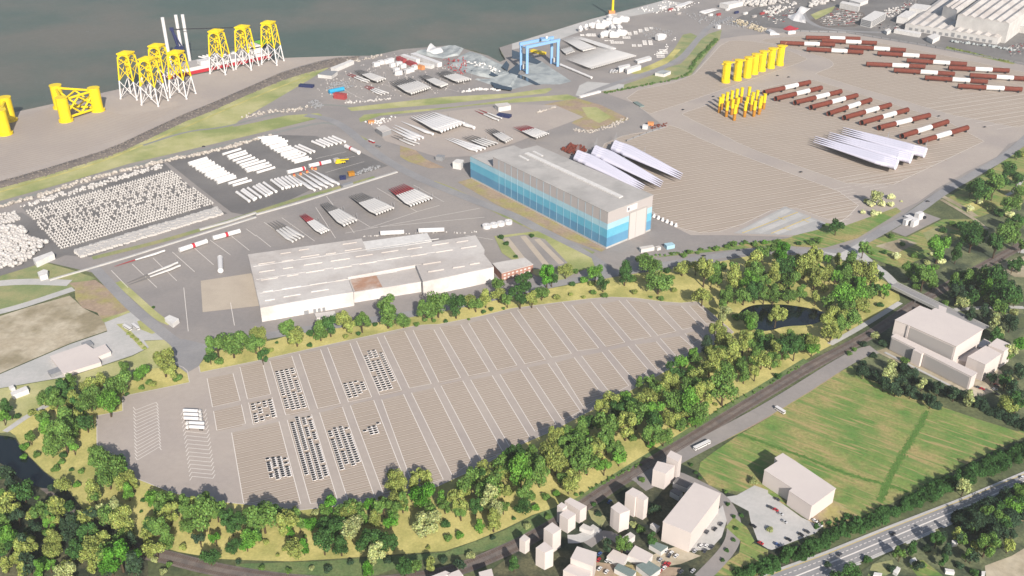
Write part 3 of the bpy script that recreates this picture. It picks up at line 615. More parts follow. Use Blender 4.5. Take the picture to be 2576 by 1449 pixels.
MB().prism([pA+Vector((0, -.3, 0)), pB+Vector((0, -.3, 0)), pB+Vector((0, -2, 0)), pA+Vector((0, -2, 0))], 0, HW+1.2).build('front_wall', 'dirty_wall', t, WAT)
pA2, pB2 = roofpts('F:890,735 1063,708', HW-3.5)
MB().prism([pA2+Vector((0, -.3, 0)), pB2+Vector((0, -.3, 0)), pB2+Vector((0, -1.5, 0)), pA2+Vector((0, -1.5, 0))], 0, HW-3).build('front_wall', 'dirty_wall', t, WAT)
pA3, pB3 = roofpts('F:1064,709 1242,672', HW+2)
MB().prism([pA3+Vector((0, -.3, 0)), pB3+Vector((0, -.3, 0)), pB3+Vector((0, -1.5, 0)), pA3+Vector((0, -1.5, 0))], 0, HW+2.4).build('front_wall', 'dirty_wall', t, WAT)
rd = P(1195, 592, HW)-P(923, 633, HW); rd.normalize()
for (sx, sy, ln) in ((20, 1210, 160), (260, 1180, 110), (450, 1140, 180), (245, 1105, 100), (430, 1070, 100), (700, 1110, 100), (890, 1075, 170), (870, 1010, 140), (1000, 1135, 170), (1260, 1095, 170), (1300, 1165, 170), (1040, 1210, 170), (750, 1180, 190), (480, 1220, 180), (270, 1255, 100), (30, 1290, 150), (50, 1370, 160), (310, 1330, 110), (500, 1295, 180), (780, 1255, 180), (1555, 1130, 160), (1520, 1060, 150), (1770, 1020, 170), (1810, 1090, 170), (2060, 1050, 160), (2015, 990, 120), (1680, 1230, 180), (1730, 1305, 160), (1980, 1265, 120), (2100, 1160, 140), (2150, 1230, 100), (70, 1490, 95), (265, 1462, 180), (555, 1490, 170), (275, 1540, 165), (90, 1578, 95), (540, 1420, 170), (800, 1380, 110)):
    x, y = F('11:%d,%d' % (sx, sy))[0]; p = P(x, y, HW); L = ln/4/ppm(y); q = p+rd*L
    n = Vector((-rd.y, rd.x, 0))
    MB().prism([p-n*.9, q-n*.9, q+n*.9, p+n*.9], HW-.5, HW+(3.2 if sy > 1220 and sx > 1600 else .9)).build('roof_vent', 'grey_wall' if sy > 1400 else 'grey_roof', t, WAT)
for u in (.25, .5, .75):
    a, b = P(625, 640, HW).lerp(P(656, 775, HW), u), P(1195, 592, HW).lerp(P(1200, 640, HW), u)
    a2, b2 = a, a+(rd*150 if u > .6 else rd*215); n = Vector((-rd.y, rd.x, 0))
    MB().prism([a2+rd*2-n*.35, b2-n*.35, b2+n*.35, a2+rd*2+n*.35], HW-.4, HW+.35).build('roof_ridge', 'grey_wall', t, WAT)
for (x, y) in ((838, 770), (866, 765)):
    g = P(x, y); MB().tube([(g.x, g.y, 0), (g.x, g.y, 13)], 2.1, 12).build('silo', 'white_soft', t, WAT)
for u, w in ((.45, .05), (.55, .03), (.6, .03), (.65, .03)): wallbox(t, wc, pA+Vector((0, -2, 0)), pB+Vector((0, -2, 0)), u, u+w, 0, 4.5, .3, 'steel', 'loading_door')
white_block('loading_annex', 'flat concrete loading annex on the left of the warehouse', '12:590,255 790,230 800,270 610,300', 4, 'grey_wall', 'grey_roof', 'annex')
tb_, pts, h, c = white_block('brick_building', 'small brick office with pale roof beside the warehouse', 'F:1239,662 1320,648 1341,665 1262,687', 10, 'brick', 'grey_roof')
for k in range(7):
    for z in (1.6, 5.6): wallbox(tb_, c, pts[3], pts[2], .06+k*.13, .13+k*.13, z, z+2.0, .15, 'cream_wall', 'window')
# --- blue striped hall
HH = 48.0; HP = roofpts('F:1530,533.5 1643,490 1352,366 1240,394', HH); hc = sum(HP, Vector())/4
t = thing('blue_hall', 'huge assembly hall with walls banded in three blues', 'hall', (hc.x, hc.y, 0)); HA = (hc.x, hc.y, 0)
low = P(1188, 448); dirn = (low-HP[3]); h2 = rise((1187, 392), (1188, 448))
ax = (HP[3]-HP[0]).normalized(); ext = low.x-HP[3].x; q3 = HP[3]+ax*abs((low-HP[3]).dot(ax)); q2 = HP[2]+ax*abs((low-HP[3]).dot(ax))
for (z0, z1, m, nm) in ((0, 2.6, 'pale_concrete', 'plinth'), (2.6, .30*HH, 'band_dark', 'wall_band'), (.30*HH, .52*HH, 'band_mid', 'wall_band'), (.52*HH, .68*HH, 'band_pale', 'wall_band'), (.68*HH, HH-.8, 'band_grey', 'wall_band')):
    MB().prism(HP, z0, z1, 0, None, False).build(nm, m, t, HA)
    if z0 < h2: MB().prism([q3, HP[3]-ax*.2, HP[2]-ax*.2, q2], z0, min(z1, h2), 0, None, False).build(nm, m, t, HA)
MB().prism([hc+(p-hc)*1.006 for p in HP], HH-.8, HH).build('roof', 'hall_roof', t, HA)
MB().prism([q3, HP[3]-ax*.4, HP[2]-ax*.4, q2], h2-.5, h2+.3).build('annex_roof', 'hall_roof', t, HA)
r1 = G('21:125,100 165,90 1118,530 1080,547', HH); sk_ = MB().prism(r1, HH-.1, HH+1.2).build('skylight', 'white_soft', t, HA)
for s in ('21:205,78 225,72 315,120 297,127', '21:65,122 85,117 172,162 155,170'): MB().prism(G(s, HH), HH-.1, HH+.8).build('skylight', 'white_soft', t, HA)
for k in range(1, 17): wallbox(t, hc, HP[3], HP[0], k/17-.0005, k/17+.0005, 2.6, HH-1, .35, 'seam', 'wall_seam')
wallbox(t, hc, HP[0], HP[1], .49, .86, 0, 35, .6, 'light_door', 'gate'); wallbox(t, hc, HP[0], HP[1], .475, .488, 0, 36, .9, 'grey_paint', 'gate_frame'); wallbox(t, hc, HP[0], HP[1], .862, .875, 0, 36, .9, 'grey_paint', 'gate_frame'); wallbox(t, hc, HP[0], HP[1], .475, .875, 35.2, 36.6, .95, 'grey_paint', 'gate_frame'); wallbox(t, hc, HP[0], HP[1], .628, .634, .5, 34.5, .8, 'grey_paint', 'gate_joint')
sg = wallbox(t, hc, HP[0], HP[1], .41, .64, 38.5, 45.5, .5, 'white_gloss', 'sign')
em = wallbox(t, hc, HP[0], HP[1], .435, .465, 40.2, 43.6, .8, 'navy', 'emblem'); em.parent = sg; em.matrix_parent_inverse.identity()
el = wallbox(t, hc, HP[0], HP[1], .445, .455, 40.6, 43.9, 1.0, 'steel', 'emblem'); el.parent = sg
# --- grey factory at the top right
def ridge_hall(name, label, roof, ed, n, rise_=3.0, wall='grey_wall', rf='grey_roof', base=0):
    h = edge(ed) if isinstance(ed, str) else ed; p = roofpts(roof, h); c = sum(p, Vector())/4; A = (c.x, c.y, 0)
    t = thing(name, label, 'factory', A)
    MB().prism(p, base, h, 0, None, False).build('wall', wall, t, A)
    for k in range(n):
        a0, a1 = p[0].lerp(p[1], k/n), p[0].lerp(p[1], (k+1)/n); b0, b1 = p[3].lerp(p[2], k/n), p[3].lerp(p[2], (k+1)/n)
        m0, m1 = a0.lerp(a1, .5), b0.lerp(b1, .5); m = MB(); e = Vector((0, 0, h+.05)); g = Vector((0, 0, h+rise_))
        m.face([a0+e, m0+g, m1+g, b0+e]).face([m0+g, a1+e, b1+e, m1+g]).face([a0+e, a1+e, m0+g])
        m.build('roof_bay', rf, t, A)
    return t, p, h, c
t, p, h, c = ridge_hall('factory_hall', 'long low grey factory hall with ribbed roof at top right', '30:1385,240 2320,385 2700,110 1765,-35', '30:2320,385 2285,450', 10)
for k in range(14): wallbox(t, c, p[0], p[1], .05+k*.066, .085+k*.066, 2, 7 if k != 7 else 10, .3, 'steel', 'window')
ridge_hall('factory_hall', 'tall grey factory hall rising behind the low ribbed one', '30:1910,150 2430,240 2800,-30 2280,-120', h+26, 6, 4, base=0)
ridge_hall('factory_hall', 'second tall grey hall left of the tallest factory roof', '30:1765,65 1905,105 2200,-95 2060,-140', h+22, 3, 3)
for lab, rf, ed in (('white box annex at the left corner of the grey factory', '30:1300,165 1410,180 1500,120 1390,105', '30:1410,180 1405,245'), ('upper white box annex of the grey factory', '30:1425,80 1590,100 1640,55 1480,35', 16.0), ('white low hall right of the grey factory', '30:2460,245 2700,290 2760,240 2520,200', 14.0), ('long pale shed in front of the grey factory', '30:1270,300 1530,345 1545,325 1290,285', 7.0), ('white pitched shed in front of the grey factory', '30:1600,365 1680,335 1735,360 1660,400', 9.0), ('small white shed left of the grey factory', '30:1170,300 1215,285 1240,300 1200,320', 7.0), ('white warehouse at the top edge right of centre', '30:725,30 750,10 930,45 915,70', 12.0), ('white roofed shed at the top edge', '20:2090,30 2240,5 2330,15 2180,50', 10.0), ('grey low shed at the top edge', '30:820,0 900,-25 1010,0 930,30', 8.0)):
    white_block('factory_annex', lab, rf, ed, 'white_soft', 'white_soft', group='sheds round the grey factory')
to, p, h, c = white_block('office_building', 'white four-storey office block left of the grey factory', '30:940,190 1075,108 1190,130 1045,215', '30:1045,215 1028,285', 'white_soft', 'white_soft')
for z in range(4):
    wallbox(to, c, p[3], p[2], .04, .96, 2+z*h/4.4, 4.4+z*h/4.4, .2, 'steel', 'window_band'); wallbox(to, c, p[0], p[3], .06, .94, 2+z*h/4.4, 4.4+z*h/4.4, .2, 'steel', 'window_band')
# --- small buildings elsewhere
for nm, lab, rf, ed, w, r in (
    ('workshop', 'white flat workshop at left beside the sand field', '02:505,685 865,560 940,610 1055,565 1115,640 985,690 1015,745 640,860', '02:640,860 660,900', 'cream_wall', 'cream_wall'),
    ('site_hut', 'white gabled hut on the verge left of the warehouse', '02:1655,300 1705,270 1800,310 1735,360', 5.0, 'white_soft', 'white_soft'),
    ('white_kiosk', 'white cube building behind the blue hall', '11:1978,180 2020,150 2090,160 2060,195', '11:2060,195 2052,262', 'white_soft', 'white_soft'),
    ('boat_shed', 'pale shed with blue roof beside the dyke', '10:620,745 690,710 820,715 760,760', 7.0, 'grey_wall', 'steel'),
    ('boat_shed', 'long white shed at the end of the dyke', '10:750,680 950,600 985,610 800,690', 7.0, 'white_soft', 'white_soft'),
    ('grey_shed', 'grey shed at the left corner of the blade yard', '10:1205,1285 1290,1255 1360,1300 1270,1330', 8.0, 'steel', 'grey_roof'),
    ('depot', 'pale gabled depot at the top of the blade yard', '10:2400,1045 2530,1030 2565,1060 2440,1080', 8.0, 'grey_wall', 'grey_roof'),
    ('hangar', 'long white lorry shed beside the river road', '20:1235,600 1380,560 1405,580 1265,620', '20:1265,620 1265,645', 'white_soft', 'white_soft'),
    ('hangar', 'twin white roofed shed left of the river road', '20:1065,665 1180,640 1190,655 1080,690', 8.0, 'white_soft', 'white_soft'), ('hangar', 'third white shed beside the river road', '20:1140,685 1280,645 1300,660 1160,705', 8.0, 'white_soft', 'white_soft'),
    ('gate_hut', 'pale cabin on the bank beside the hedge', '20:1440,730 1520,700 1600,715 1530,745', 6.0, 'white_soft', 'sheet'), ('yard_office', 'low grey cabin in front of the blue hall gate', '21:1280,1035 1415,1015 1435,1035 1300,1060', 5.0, 'grey_wall', 'grey_roof'), ('yard_office', 'small white cabin beside the grey one', '21:1440,1030 1480,1022 1500,1035 1465,1045', 4.0, 'white_soft', 'grey_roof'),
    ('blue_cabin', 'pale blue cabin in the blue hall yard', '21:1530,1000 1610,988 1640,1012 1560,1028', 5.0, 'band_pale', 'band_pale'), ('works_hut', 'white twin hut beside the lower left road', '02:105,1050 260,985 285,1020 125,1080', 5.0, 'white_soft', 'white_soft'), ('works_hut', 'tiny white hut by the twin hut', '02:85,990 130,975 150,1000 110,1015', 4.0, 'white_soft', 'white_soft'),
    ('pump_house', 'white low hall beside the green basin', '01:375,1290 440,1260 480,1270 475,1310 400,1330', 6.0, 'white_soft', 'white_soft'), ('stone_shed', 'white open shed among the stone heaps', '01:330,1150 520,1080 545,1105 360,1190', 7.0, 'white_soft', 'white_soft')):
    white_block(nm, lab, rf, ed, w, r)
# bridge over the railway
br = thing('road_bridge', 'concrete road bridge crossing the railway behind the white factory', 'bridge', tuple(P(2330, 760)))
bpnt = smooth(G('F:2247,716 2300,742 2357,770 2420,800 2478,828', 6), 2); BA = tuple(P(2330, 760))
MB().strip(bpnt, 11, 6.5).build('deck', 'road', br, BA)
for off in (-5.6, 5.6):
    m = MB()
    for a, b in zip(bpnt[:-1], bpnt[1:]):
        d = (b-a).normalized(); n = Vector((-d.y, d.x, 0))*off; nn = n.normalized()*.4
        m.prism([a+n-nn, b+n-nn, b+n+nn, a+n+nn], 4.6, 7.8)
    m.build('parapet', 'pale_concrete', br, BA)
for u in (.3, .5, .7): p = bpnt[int(len(bpnt)*u)]; MB().box((p.x, p.y, 0), (1.5, 9, 6.3), -.6).build('pier', 'pale_concrete', br, BA)
# long concrete yard wall
def lowwall(label, s, h=2.0, w=3.0):
    p = G(s); A = p[0]; m = MB()
    for a, b in zip(p[:-1], p[1:]):
        d = (b-a).normalized(); n = Vector((-d.y, d.x, 0))*w/2; m.prism([a-n, b-n, b+n, a+n], 0, h)
    return tag(m.build('yard_wall', 'pale_concrete', None, A), label, 'wall')
lowwall('long pale concrete wall between storage yard and lower yard', '01:500,1375 690,1320 900,1260 1300,1140 1900,950 2576,740', 1.6, 2.6)
lowwall('pale concrete wall below the row of tower sections', '11:0,715 450,590 860,460 1100,385 1420,285', 1.6, 3.4); lowwall('short raised concrete kerb beside the lower yard', '01:2010,870 2300,790 2576,700', 2.2, 3)
# ================================================================ QUAY: jackets, floaters, vessel
def member(t, name, a, b, r, m, n=8, at=(0, 0, 0)): return MB().tube([a, b], r, n).build(name, m, t, at)
def make_jacket():
    t = thing('jacket_foundation', None, 'jacket'); H = 77.0; hb = 15.4; ht = 9.2; zs = 35.0
    def leg(sx, sy, z): k = hb+(ht-hb)*z/H; return Vector((sx*k, sy*k, z))
    cs = ((-1, -1), (1, -1), (1, 1), (-1, 1))
    for c in cs:
        member(t, 'leg', leg(*c, 0), leg(*c, zs-4), 1.25, 'white_gloss'); member(t, 'upper_leg', leg(*c, zs-4), leg(*c, H-7), 1.35, 'yellow'); MB().tube([leg(*c, -.1), leg(*c, 1.6)], 1.9, 8).build('foot', 'white_gloss', t)
    tiers = ((1.5, zs-5, 'white_gloss'), (zs-4, 56, 'yellow'), (56, H-9, 'yellow'))
    for i in range(4):
        a, b = cs[i], cs[(i+1) % 4]
        for z0, z1, m in tiers:
            member(t, 'brace', leg(*a, z0), leg(*b, z1), .62, m, 6); member(t, 'brace', leg(*b, z0), leg(*a, z1), .62, m, 6)
    for i in range(4):      # arched head panels under the deck
        a, b = leg(*cs[i], H-3), leg(*cs[(i+1) % 4], H-3); m = MB(); k = 10
        for q in range(k):
            u0, u1 = q/k, (q+1)/k; z0, z1 = H-13+8*math.sin(math.pi*u0)**.6, H-13+8*math.sin(math.pi*u1)**.6
            p0, p1 = a.lerp(b, u0), a.lerp(b, u1); m.face([(p0.x, p0.y, z0), (p1.x, p1.y, z1), (p1.x, p1.y, H-2), (p0.x, p0.y, H-2)])
        m.build('arch_panel', 'yellow', t)
    d = 10.6; m = MB().prism([(-d, -d), (d, -d), (d, d), (-d, d)], H-3, H-1); c0 = (0, 0, H+2.2)
    for p, q in (((-d, -d), (d, -d)), ((d, -d), (d, d)), ((d, d), (-d, d)), ((-d, d), (-d, -d))): m.face([(*p, H-1), (*q, H-1), c0])
    m.build('deck', 'yellow', t); MB().tube([(0, 0, 40), (0, 0, H-5)], [1.2, 2.6], 8).build('core', 'yellow', t)
    return t
JK = make_jacket(); ja = P(1600/4, 1085/4)-P(1413/4, 1070/4); jrot = math.atan2(ja.y, ja.x)
for k, (x, y, lab) in enumerate(((1408, 985-10, 0), (1560, 1037, 0), (1650, 890, 0), (1842, 965, 0), (2232, 726, 0), (2490, 680, 0), (2576+170, 632, 0))):
    o = JK if k == 0 else copy_tree(JK); x -= 60 if k == 0 else 0; p = P(x/4, y/4); o.location = (p.x, p.y, .3); o.rotation_euler.z = jrot
    tag(o, ['yellow-topped jacket, leftmost of the four clustered on the quay', 'yellow-topped jacket standing in front of the clustered four', 'yellow-topped jacket at the back of the clustered four', 'yellow-topped jacket, rightmost of the four clustered on the quay', 'yellow-topped jacket, left one of the row of three', 'yellow-topped jacket, middle one of the row of three', 'yellow-topped jacket, right one of the row of three'][k], group='jacket foundations on the quay')
def make_floater(label, cols, frame=None):
    g = [P(x, y) for x, y in cols]; c = sum(g, Vector())/len(g); A = (c.x, c.y, 0); t = thing('floating_foundation', label, 'floater', A); H = 38.0; r = 9.0
    for p in g:
        q = MB().tube([(p.x, p.y, .3), (p.x, p.y, 3.4)], r*1.25, 20).build('keel_plate', 'yellow', t, A)
        cl = MB().tube([(p.x, p.y, 3.4), (p.x, p.y, H)], r, 24).build('column', 'yellow', t, A)
        MB().tube([(p.x, p.y, H), (p.x, p.y, H+1.2)], r*1.08, 20).build('rim', 'yellow', cl, (0, 0, 0)).location = (-A[0]*0, 0, 0)
        cl.children[0].location = (-c.x, -c.y, 0)
    for i in range(len(g)):
        a, b = g[i], g[(i+1) % len(g)]
        for z in (5, H-4): member(t, 'beam', a+Vector((0, 0, z)), b+Vector((0, 0, z)), 2.0, 'yellow', 8, A)
        m = a.lerp(b, .5)
        for e in (a, b): member(t, 'brace', e+Vector((0, 0, H-6)), m+Vector((0, 0, 6)), 1.5, 'yellow', 8, A); member(t, 'brace', e+Vector((0, 0, 8)), m+Vector((0, 0, H-6)), 1.5, 'yellow', 8, A)
    return t
make_floater('whole yellow three-column floater on the left quay', [(167, 305), (247, 279), (152, 272)])
make_floater('yellow floater cut by the left picture edge', [(14, 338), (26, 304), (-60, 318)])
# jack-up vessel behind the jackets
a0, a1 = P(425, 201, -3), P(700, 143, -3); dv = (a1-a0).normalized(); nv = Vector((-dv.y, dv.x, 0)); VL = (a1-a0).length; a0 = a0+nv*3
VA = (a0.x, a0.y, -3.0); t = thing('jack_up_vessel', 'white and red jack-up vessel moored behind the jackets', 'ship', VA)
def vp(u, w, z=0): q = a0+dv*(u*VL)+nv*w; return Vector((q.x, q.y, z))
hull = [vp(0, 4), vp(.03, 0), vp(.93, 0), vp(1, 22), vp(.93, 44), vp(.03, 44), vp(0, 40)]
MB().prism(hull, -3, 3.2).build('hull', 'red', t, VA); MB().prism(hull, 3.21, 9).build('topside', 'white_gloss', t, VA); MB().prism([vp(.02, 2), vp(.92, 2), vp(.92, 42), vp(.02, 42)], 9.0, 9.4).build('deck', 'grey_paint', t, VA)
MB().prism([vp(.3, 2), vp(.4, 2), vp(.4, 18), vp(.3, 18)], 9.4, 16).build('deckhouse', 'white_gloss', t, VA); MB().prism([vp(.72, 6), vp(.88, 6), vp(.88, 36), vp(.72, 36)], 9.4, 24).build('bridge_house', 'white_soft', t, VA); MB().prism([vp(.73, 5.9), vp(.87, 5.9), vp(.87, 36.1), vp(.73, 36.1)], 19, 21).build('bridge_window', 'dark_glass', t, VA)
MB().prism([vp(.86, 2), vp(.99, 2), vp(.99, 30), vp(.86, 30)], 25, 26).build('helideck', 'green_deck', t, VA); MB().prism([vp(.8, 34), vp(.98, 34), vp(.98, 50), vp(.8, 50)], 9.4, 22).build('stern_house', 'navy', t, VA)
for (x, y, ty) in ((1722, 690, 175), (1848, 640, 150), (1912, 620, 146)):
    b = P(x/4, y/4); hgt = rise((x/4, ty/4), (x/4, y/4)); MB().tube([(b.x, b.y, -3), (b.x, b.y, hgt)], 3.1, 14).build('jacking_leg', 'white_gloss', t, VA)
cb = P(1850/4, 655/4); MB().tube([(cb.x, cb.y, 6), (cb.x, cb.y, 26)], 6, 14).build('crane_pedestal', 'navy', t, VA); MB().box((cb.x-3, cb.y, 22), (16, 12, 12), .1).build('crane_house', 'navy', t, VA)
ct = Vector((cb.x-12, cb.y+2, 66)); member(t, 'crane_mast', (cb.x-4, cb.y, 30), ct, 2.6, 'navy', 8, VA); member(t, 'crane_mast', (cb.x+4, cb.y, 30), ct, 1.2, 'navy', 8, VA); MB().box((ct.x, ct.y, 64), (7, 5, 5), .2).build('crane_head', 'navy', t, VA)
bt = cb+Vector((95, 30, 62)); member(t, 'crane_boom', ct, bt, .8, 'dark', 6, VA)
for k in range(5):
    q = vp(.44+.035*k, 5+k*2, 12+k*.4); e = vp(.36+.035*k, 36, 16); member(t, 'deck_blade', q, e, 1.5, 'white_gloss', 8, VA)
for k in range(26):
    rk = random.Random(k); q = vp(.42+.28*rk.random(), 14+26*rk.random()); s = rk.uniform(1.5, 4); MB().box((q.x, q.y, 9.4), (s*1.6, s, s), rk.random()*3).build('deck_gear', ['white_soft', 'steel', 'red', 'roof_green', 'orange'][k % 5], t, VA)
# ================================================================ TERMINAL: transition pieces, piles, monopiles, blades
def make_tp():
    t = thing('transition_piece', None, 'transition piece'); r = 6.6
    MB().tube([(0, 0, 0), (0, 0, 4.2)], r*1.2, 24).build('base_ring', 'yellow', t); MB().tube([(0, 0, 4.2), (0, 0, 36)], r, 24).build('shell', 'yellow', t)
    m = MB()
    for k in range(8):
        a0_, a1_ = k*math.pi/4, (k+1)*math.pi/4; R = r*1.3; m.face([(math.cos(a0_)*R, math.sin(a0_)*R, 36.5), (math.cos(a1_)*R, math.sin(a1_)*R, 36.5), (0, 0, 37.4)])
    m.prism([(math.cos(k*math.pi/4)*r*1.3, math.sin(k*math.pi/4)*r*1.3) for k in range(8)], 35, 36.5, 0, 0, True, True); m.build('platform', 'yellow', t)
    MB().box((r*1.5, 0, 34.2), (6, 4.5, 1.2)).build('laydown_deck', 'yellow', t); MB().box((-r*1.45, 0, 33), (4.5, 2.4, 1.2)).build('bracket', 'yellow', t)
    for s in (-1, 1): member(t, 'boat_landing', (-r-1.2, s*1.6, 3), (-r-1.2, s*1.6, 31), .5, 'yellow', 6)
    for z in (6, 12, 18, 24, 30): member(t, 'rung', (-r-1.2, -1.6, z), (-r-1.2, 1.6, z), .3, 'yellow', 5)
    MB().tube([(r*1.5, 1, 35.4), (r*1.5+.5, 1, 40), (r*1.5+3, 1, 40.5)], .45, 6).build('davit', 'orange', t); return t
TP = make_tp()
for k, (x, y) in enumerate(((2148, 830), (2265, 808), (2362, 780), (2432, 745), (2508, 715), (2600, 685), (2690, 657))):
    o = TP if k == 0 else copy_tree(TP); p = P(1288+x/4, y/4); o.location = (p.x, p.y, .5); o.rotation_euler.z = .35+.03*k
    tag(o, 'wide yellow transition piece, %s from the left in the row of seven' % nth(k+1), group='yellow transition pieces')
def make_pile():
    t = thing('pin_pile', None, 'pile'); m = MB(); n = 16; r = 2.7
    MB().tube([(0, 0, 0), (0, 0, 11)], r, n).build('lower_shaft', 'ochre', t); MB().tube([(0, 0, 11), (0, 0, 25)], r, n).build('upper_shaft', 'yellow', t); MB().tube([(0, 0, 24.6), (0, 0, 25.6)], r*1.12, n).build('collar', 'yellow', t); return t
PP = make_pile(); tops = sorted([(2100, 985), (2125, 955), (2170, 935), (2218, 918), (2268, 902), (2318, 887), (2392, 880), (2430, 935), (2474, 915), (2548, 950), (2512, 975), (2420, 968), (2370, 982), (2278, 990), (2225, 1005), (2172, 1025), (2252, 1060), (2356, 1027), (2450, 1022), (2502, 1003)])
for k, (x, y) in enumerate(tops):
    o = PP if k == 0 else copy_tree(PP); p = P(1288+x/4, y/4, 25); o.location = (p.x, p.y, .5); tag(o, 'slim yellow pile with ochre foot, %s from the left in its cluster' % nth(k+1), group='yellow piles in a cluster')
def monopile(a, b, w0, w1, label, group):
    a, b = P(*a, 4.6), P(*b, 4.6); L = (b-a).length; t = thing('monopile', label, 'monopile', (a.x, a.y, .5), math.atan2(b.y-a.y, b.x-a.x), group); r = 4.1; z = 5.0
    def tb(x0, x1, m, nm, caps=False): return MB().tube([(x0, 0, z), (x1, 0, z)], r, 22, 0, caps).build(nm, m, t)
    tb(0, L*w0, 'rust', 'steel_can'); tb(L*w0, L*w1, 'white_gloss', 'coated_can').scale = (1, 1.004, 1.004); tb(L*w1, L, 'rust', 'steel_can')
    m = MB(); n = 22
    for x, s in ((0, -1), (L, 1)):
        rr1 = [(x, math.cos(6.2832*i/n)*r, z+math.sin(6.2832*i/n)*r) for i in range(n)]; rr2 = [(x-s*.1, math.cos(6.2832*i/n)*r*.93, z+math.sin(6.2832*i/n)*r*.93) for i in range(n)]; rr3 = [(x-s*6, math.cos(6.2832*i/n)*r*.93, z+math.sin(6.2832*i/n)*r*.93) for i in range(n)]
        m.grid([rr1, rr2, rr3]); m.face(rr3, 1)
    m.build('pile_mouth', ['rust', 'dark'], t)
    for u in (.06, .35, .65, .94): MB().box((L*u, 0, 0), (2.4, 9, 2.2)).box((L*u, 3.4, 2.2), (1.6, 1.6, 1.5)).box((L*u, -3.4, 2.2), (1.6, 1.6, 1.5)).build('saddle', 'dark', t)
R1 = [((380, 382), (925, 395)), ((122, 435), (672, 455)), ((540, 412), (1093, 438)), ((388, 497), (958, 530)), ((815, 475), (1385, 510)), ((1100, 540), (1685, 578)), ((1395, 612), (1998, 650)), ((988, 648), (1580, 675)), ((1265, 710), (1877, 750)), ((1815, 687), (2425, 715)), ((1578, 785), (2208, 828)), ((2030, 762), (2640, 800)), ((1910, 870), (2555, 905))]
for k, (a, b) in enumerate(R1): monopile((1932+a[0]/4, a[1]/4), (1932+b[0]/4, b[1]/4), .44, .72, 'rust-brown monopile with white band, %s from the top in the far rows' % nth(k+1), 'monopiles in the far rows')
R2 = [((-40, 935), (418, 832)), ((75, 998), (535, 888)), ((270, 1037), (732, 925)), ((430, 1085), (892, 965)), ((608, 1148), (1030, 1010)), ((765, 1190), (1228, 1060)), ((940, 1240), (1403, 1110)), ((1115, 1290), (1620, 1165)), ((1345, 1375), (1803, 1230)), ((1530, 1430), (2003, 1290))]
for k, (a, b) in enumerate(R2): monopile((1932+a[0]/4, a[1]/4), (1932+b[0]/4, b[1]/4), .43 if k < 7 else .31, .72 if k < 7 else .62, 'rust-brown monopile with white band, %s from the left in the near row' % nth(k+1), 'monopiles in the near row')
# blades: root at x=0, tip at x=1
def blade_mesh(name, mats, tipfrom=2.0, f=1.0):
    m = MB(); rows = []; xs = [0, .03, .08, .14, .2, .3, .45, .6, .75, .88, .96, 1.0]; n = 12
    for x in xs:
        ch = .021 if x < .04 else .021+.017*min(1, (x-.04)/.16) if x < .2 else .038*(1-(x-.2)/.8)**.9+.004; th = .021 if x < .04 else .021*(1-x)**1.1+.002; pre = -.02*x*x
        rows.append([(x, math.cos(6.2832*i/n)*ch*f+(.012*f if x > .1 else 0)*(1-x), math.sin(6.2832*i/n)*th*f+pre) for i in range(n)])
    for q in range(len(xs)-1): m.grid(rows[q:q+2], 1 if xs[q] >= tipfrom else 0)
    m.face(rows[0][::-1], 0); o = m.build(name, mats); me = o.data; bpy.data.objects.remove(o); return me
BL = {'thin': blade_mesh('blade', ['white_soft', 'red'], 2, .62), 'white': blade_mesh('blade', ['white_gloss', 'red'], 2, 1.25), 'lilac': blade_mesh('blade', ['lilac_white', 'red'], 2, 1.25), 'redtip': blade_mesh('blade', ['white_soft', 'container_red'], .55, .95), 'grey': blade_mesh('blade', ['grey_wall', 'darkyard'], .5, .95)}
def blade(root, tip, kind, label, group, z=2.5):
    o = bpy.data.objects.new('turbine_blade', BL[kind]); COL.objects.link(o); d = tip-root; L = d.length; o.location = (root.x, root.y, z+.3); o.scale = (L, L, L); o.rotation_euler = (0, 0, math.atan2(d.y, d.x)); return tag(o, label, 'blade', group)
def bundle(where, s, n, layers, kind, z0=None, rack=True):
    layers = min(layers, 2)
    "s: root A, root B, tip A, tip B; blades side by side, in racks"
    q = F(s); L = (P(*q[0])-P(*q[2])).length; rr_ = L*.021*1.25; step = rr_*2.05
    for l in range(layers):
        z = rr_+.4+l*step if z0 is None else z0+l*step
        for i in range(n):
            u = i/(n-1) if n > 1 else 0
            ro = P(q[0][0]+(q[1][0]-q[0][0])*u, q[0][1]+(q[1][1]-q[0][1])*u, z); ti = P(q[2][0]+(q[3][0]-q[2][0])*u, q[2][1]+(q[3][1]-q[2][1])*u, z)
            lab = '%s %sblade %s' % (nth(i+1) if n > 1 else 'turbine', '' if layers == 1 else ['bottom ', 'upper ', 'topmost '][l], where)
            blade(ro, ti, kind, lab, 'blades '+where, z)
    if rack and n > 1:
        h = rr_*2+(layers-1)*step+.4
        for u, hh in ((.01, 1), (.45, .8)):
            a, b = P(*q[0]).lerp(P(*q[2]), u), P(*q[1]).lerp(P(*q[3]), u); d = (b-a).normalized(); a, b = a-d*2.4, b+d*2.4; t = thing('blade_rack', 'steel rack under %s %s' % ('blade roots' if u < .1 else 'blade middles', where), 'rack', (a.x, a.y, 0), 0, 'steel blade racks'); A = (a.x, a.y, 0)
            for k in range(n+1): e = a.lerp(b, k/n); MB().box((e.x, e.y, 0), (.4, .4, h*hh), 0).build('post', 'steel', t, A)
            nn = Vector((-d.y, d.x, 0))*.25; MB().prism([a-nn, b-nn, b+nn, a+nn], .3, .9).build('beam', 'steel', t, A)
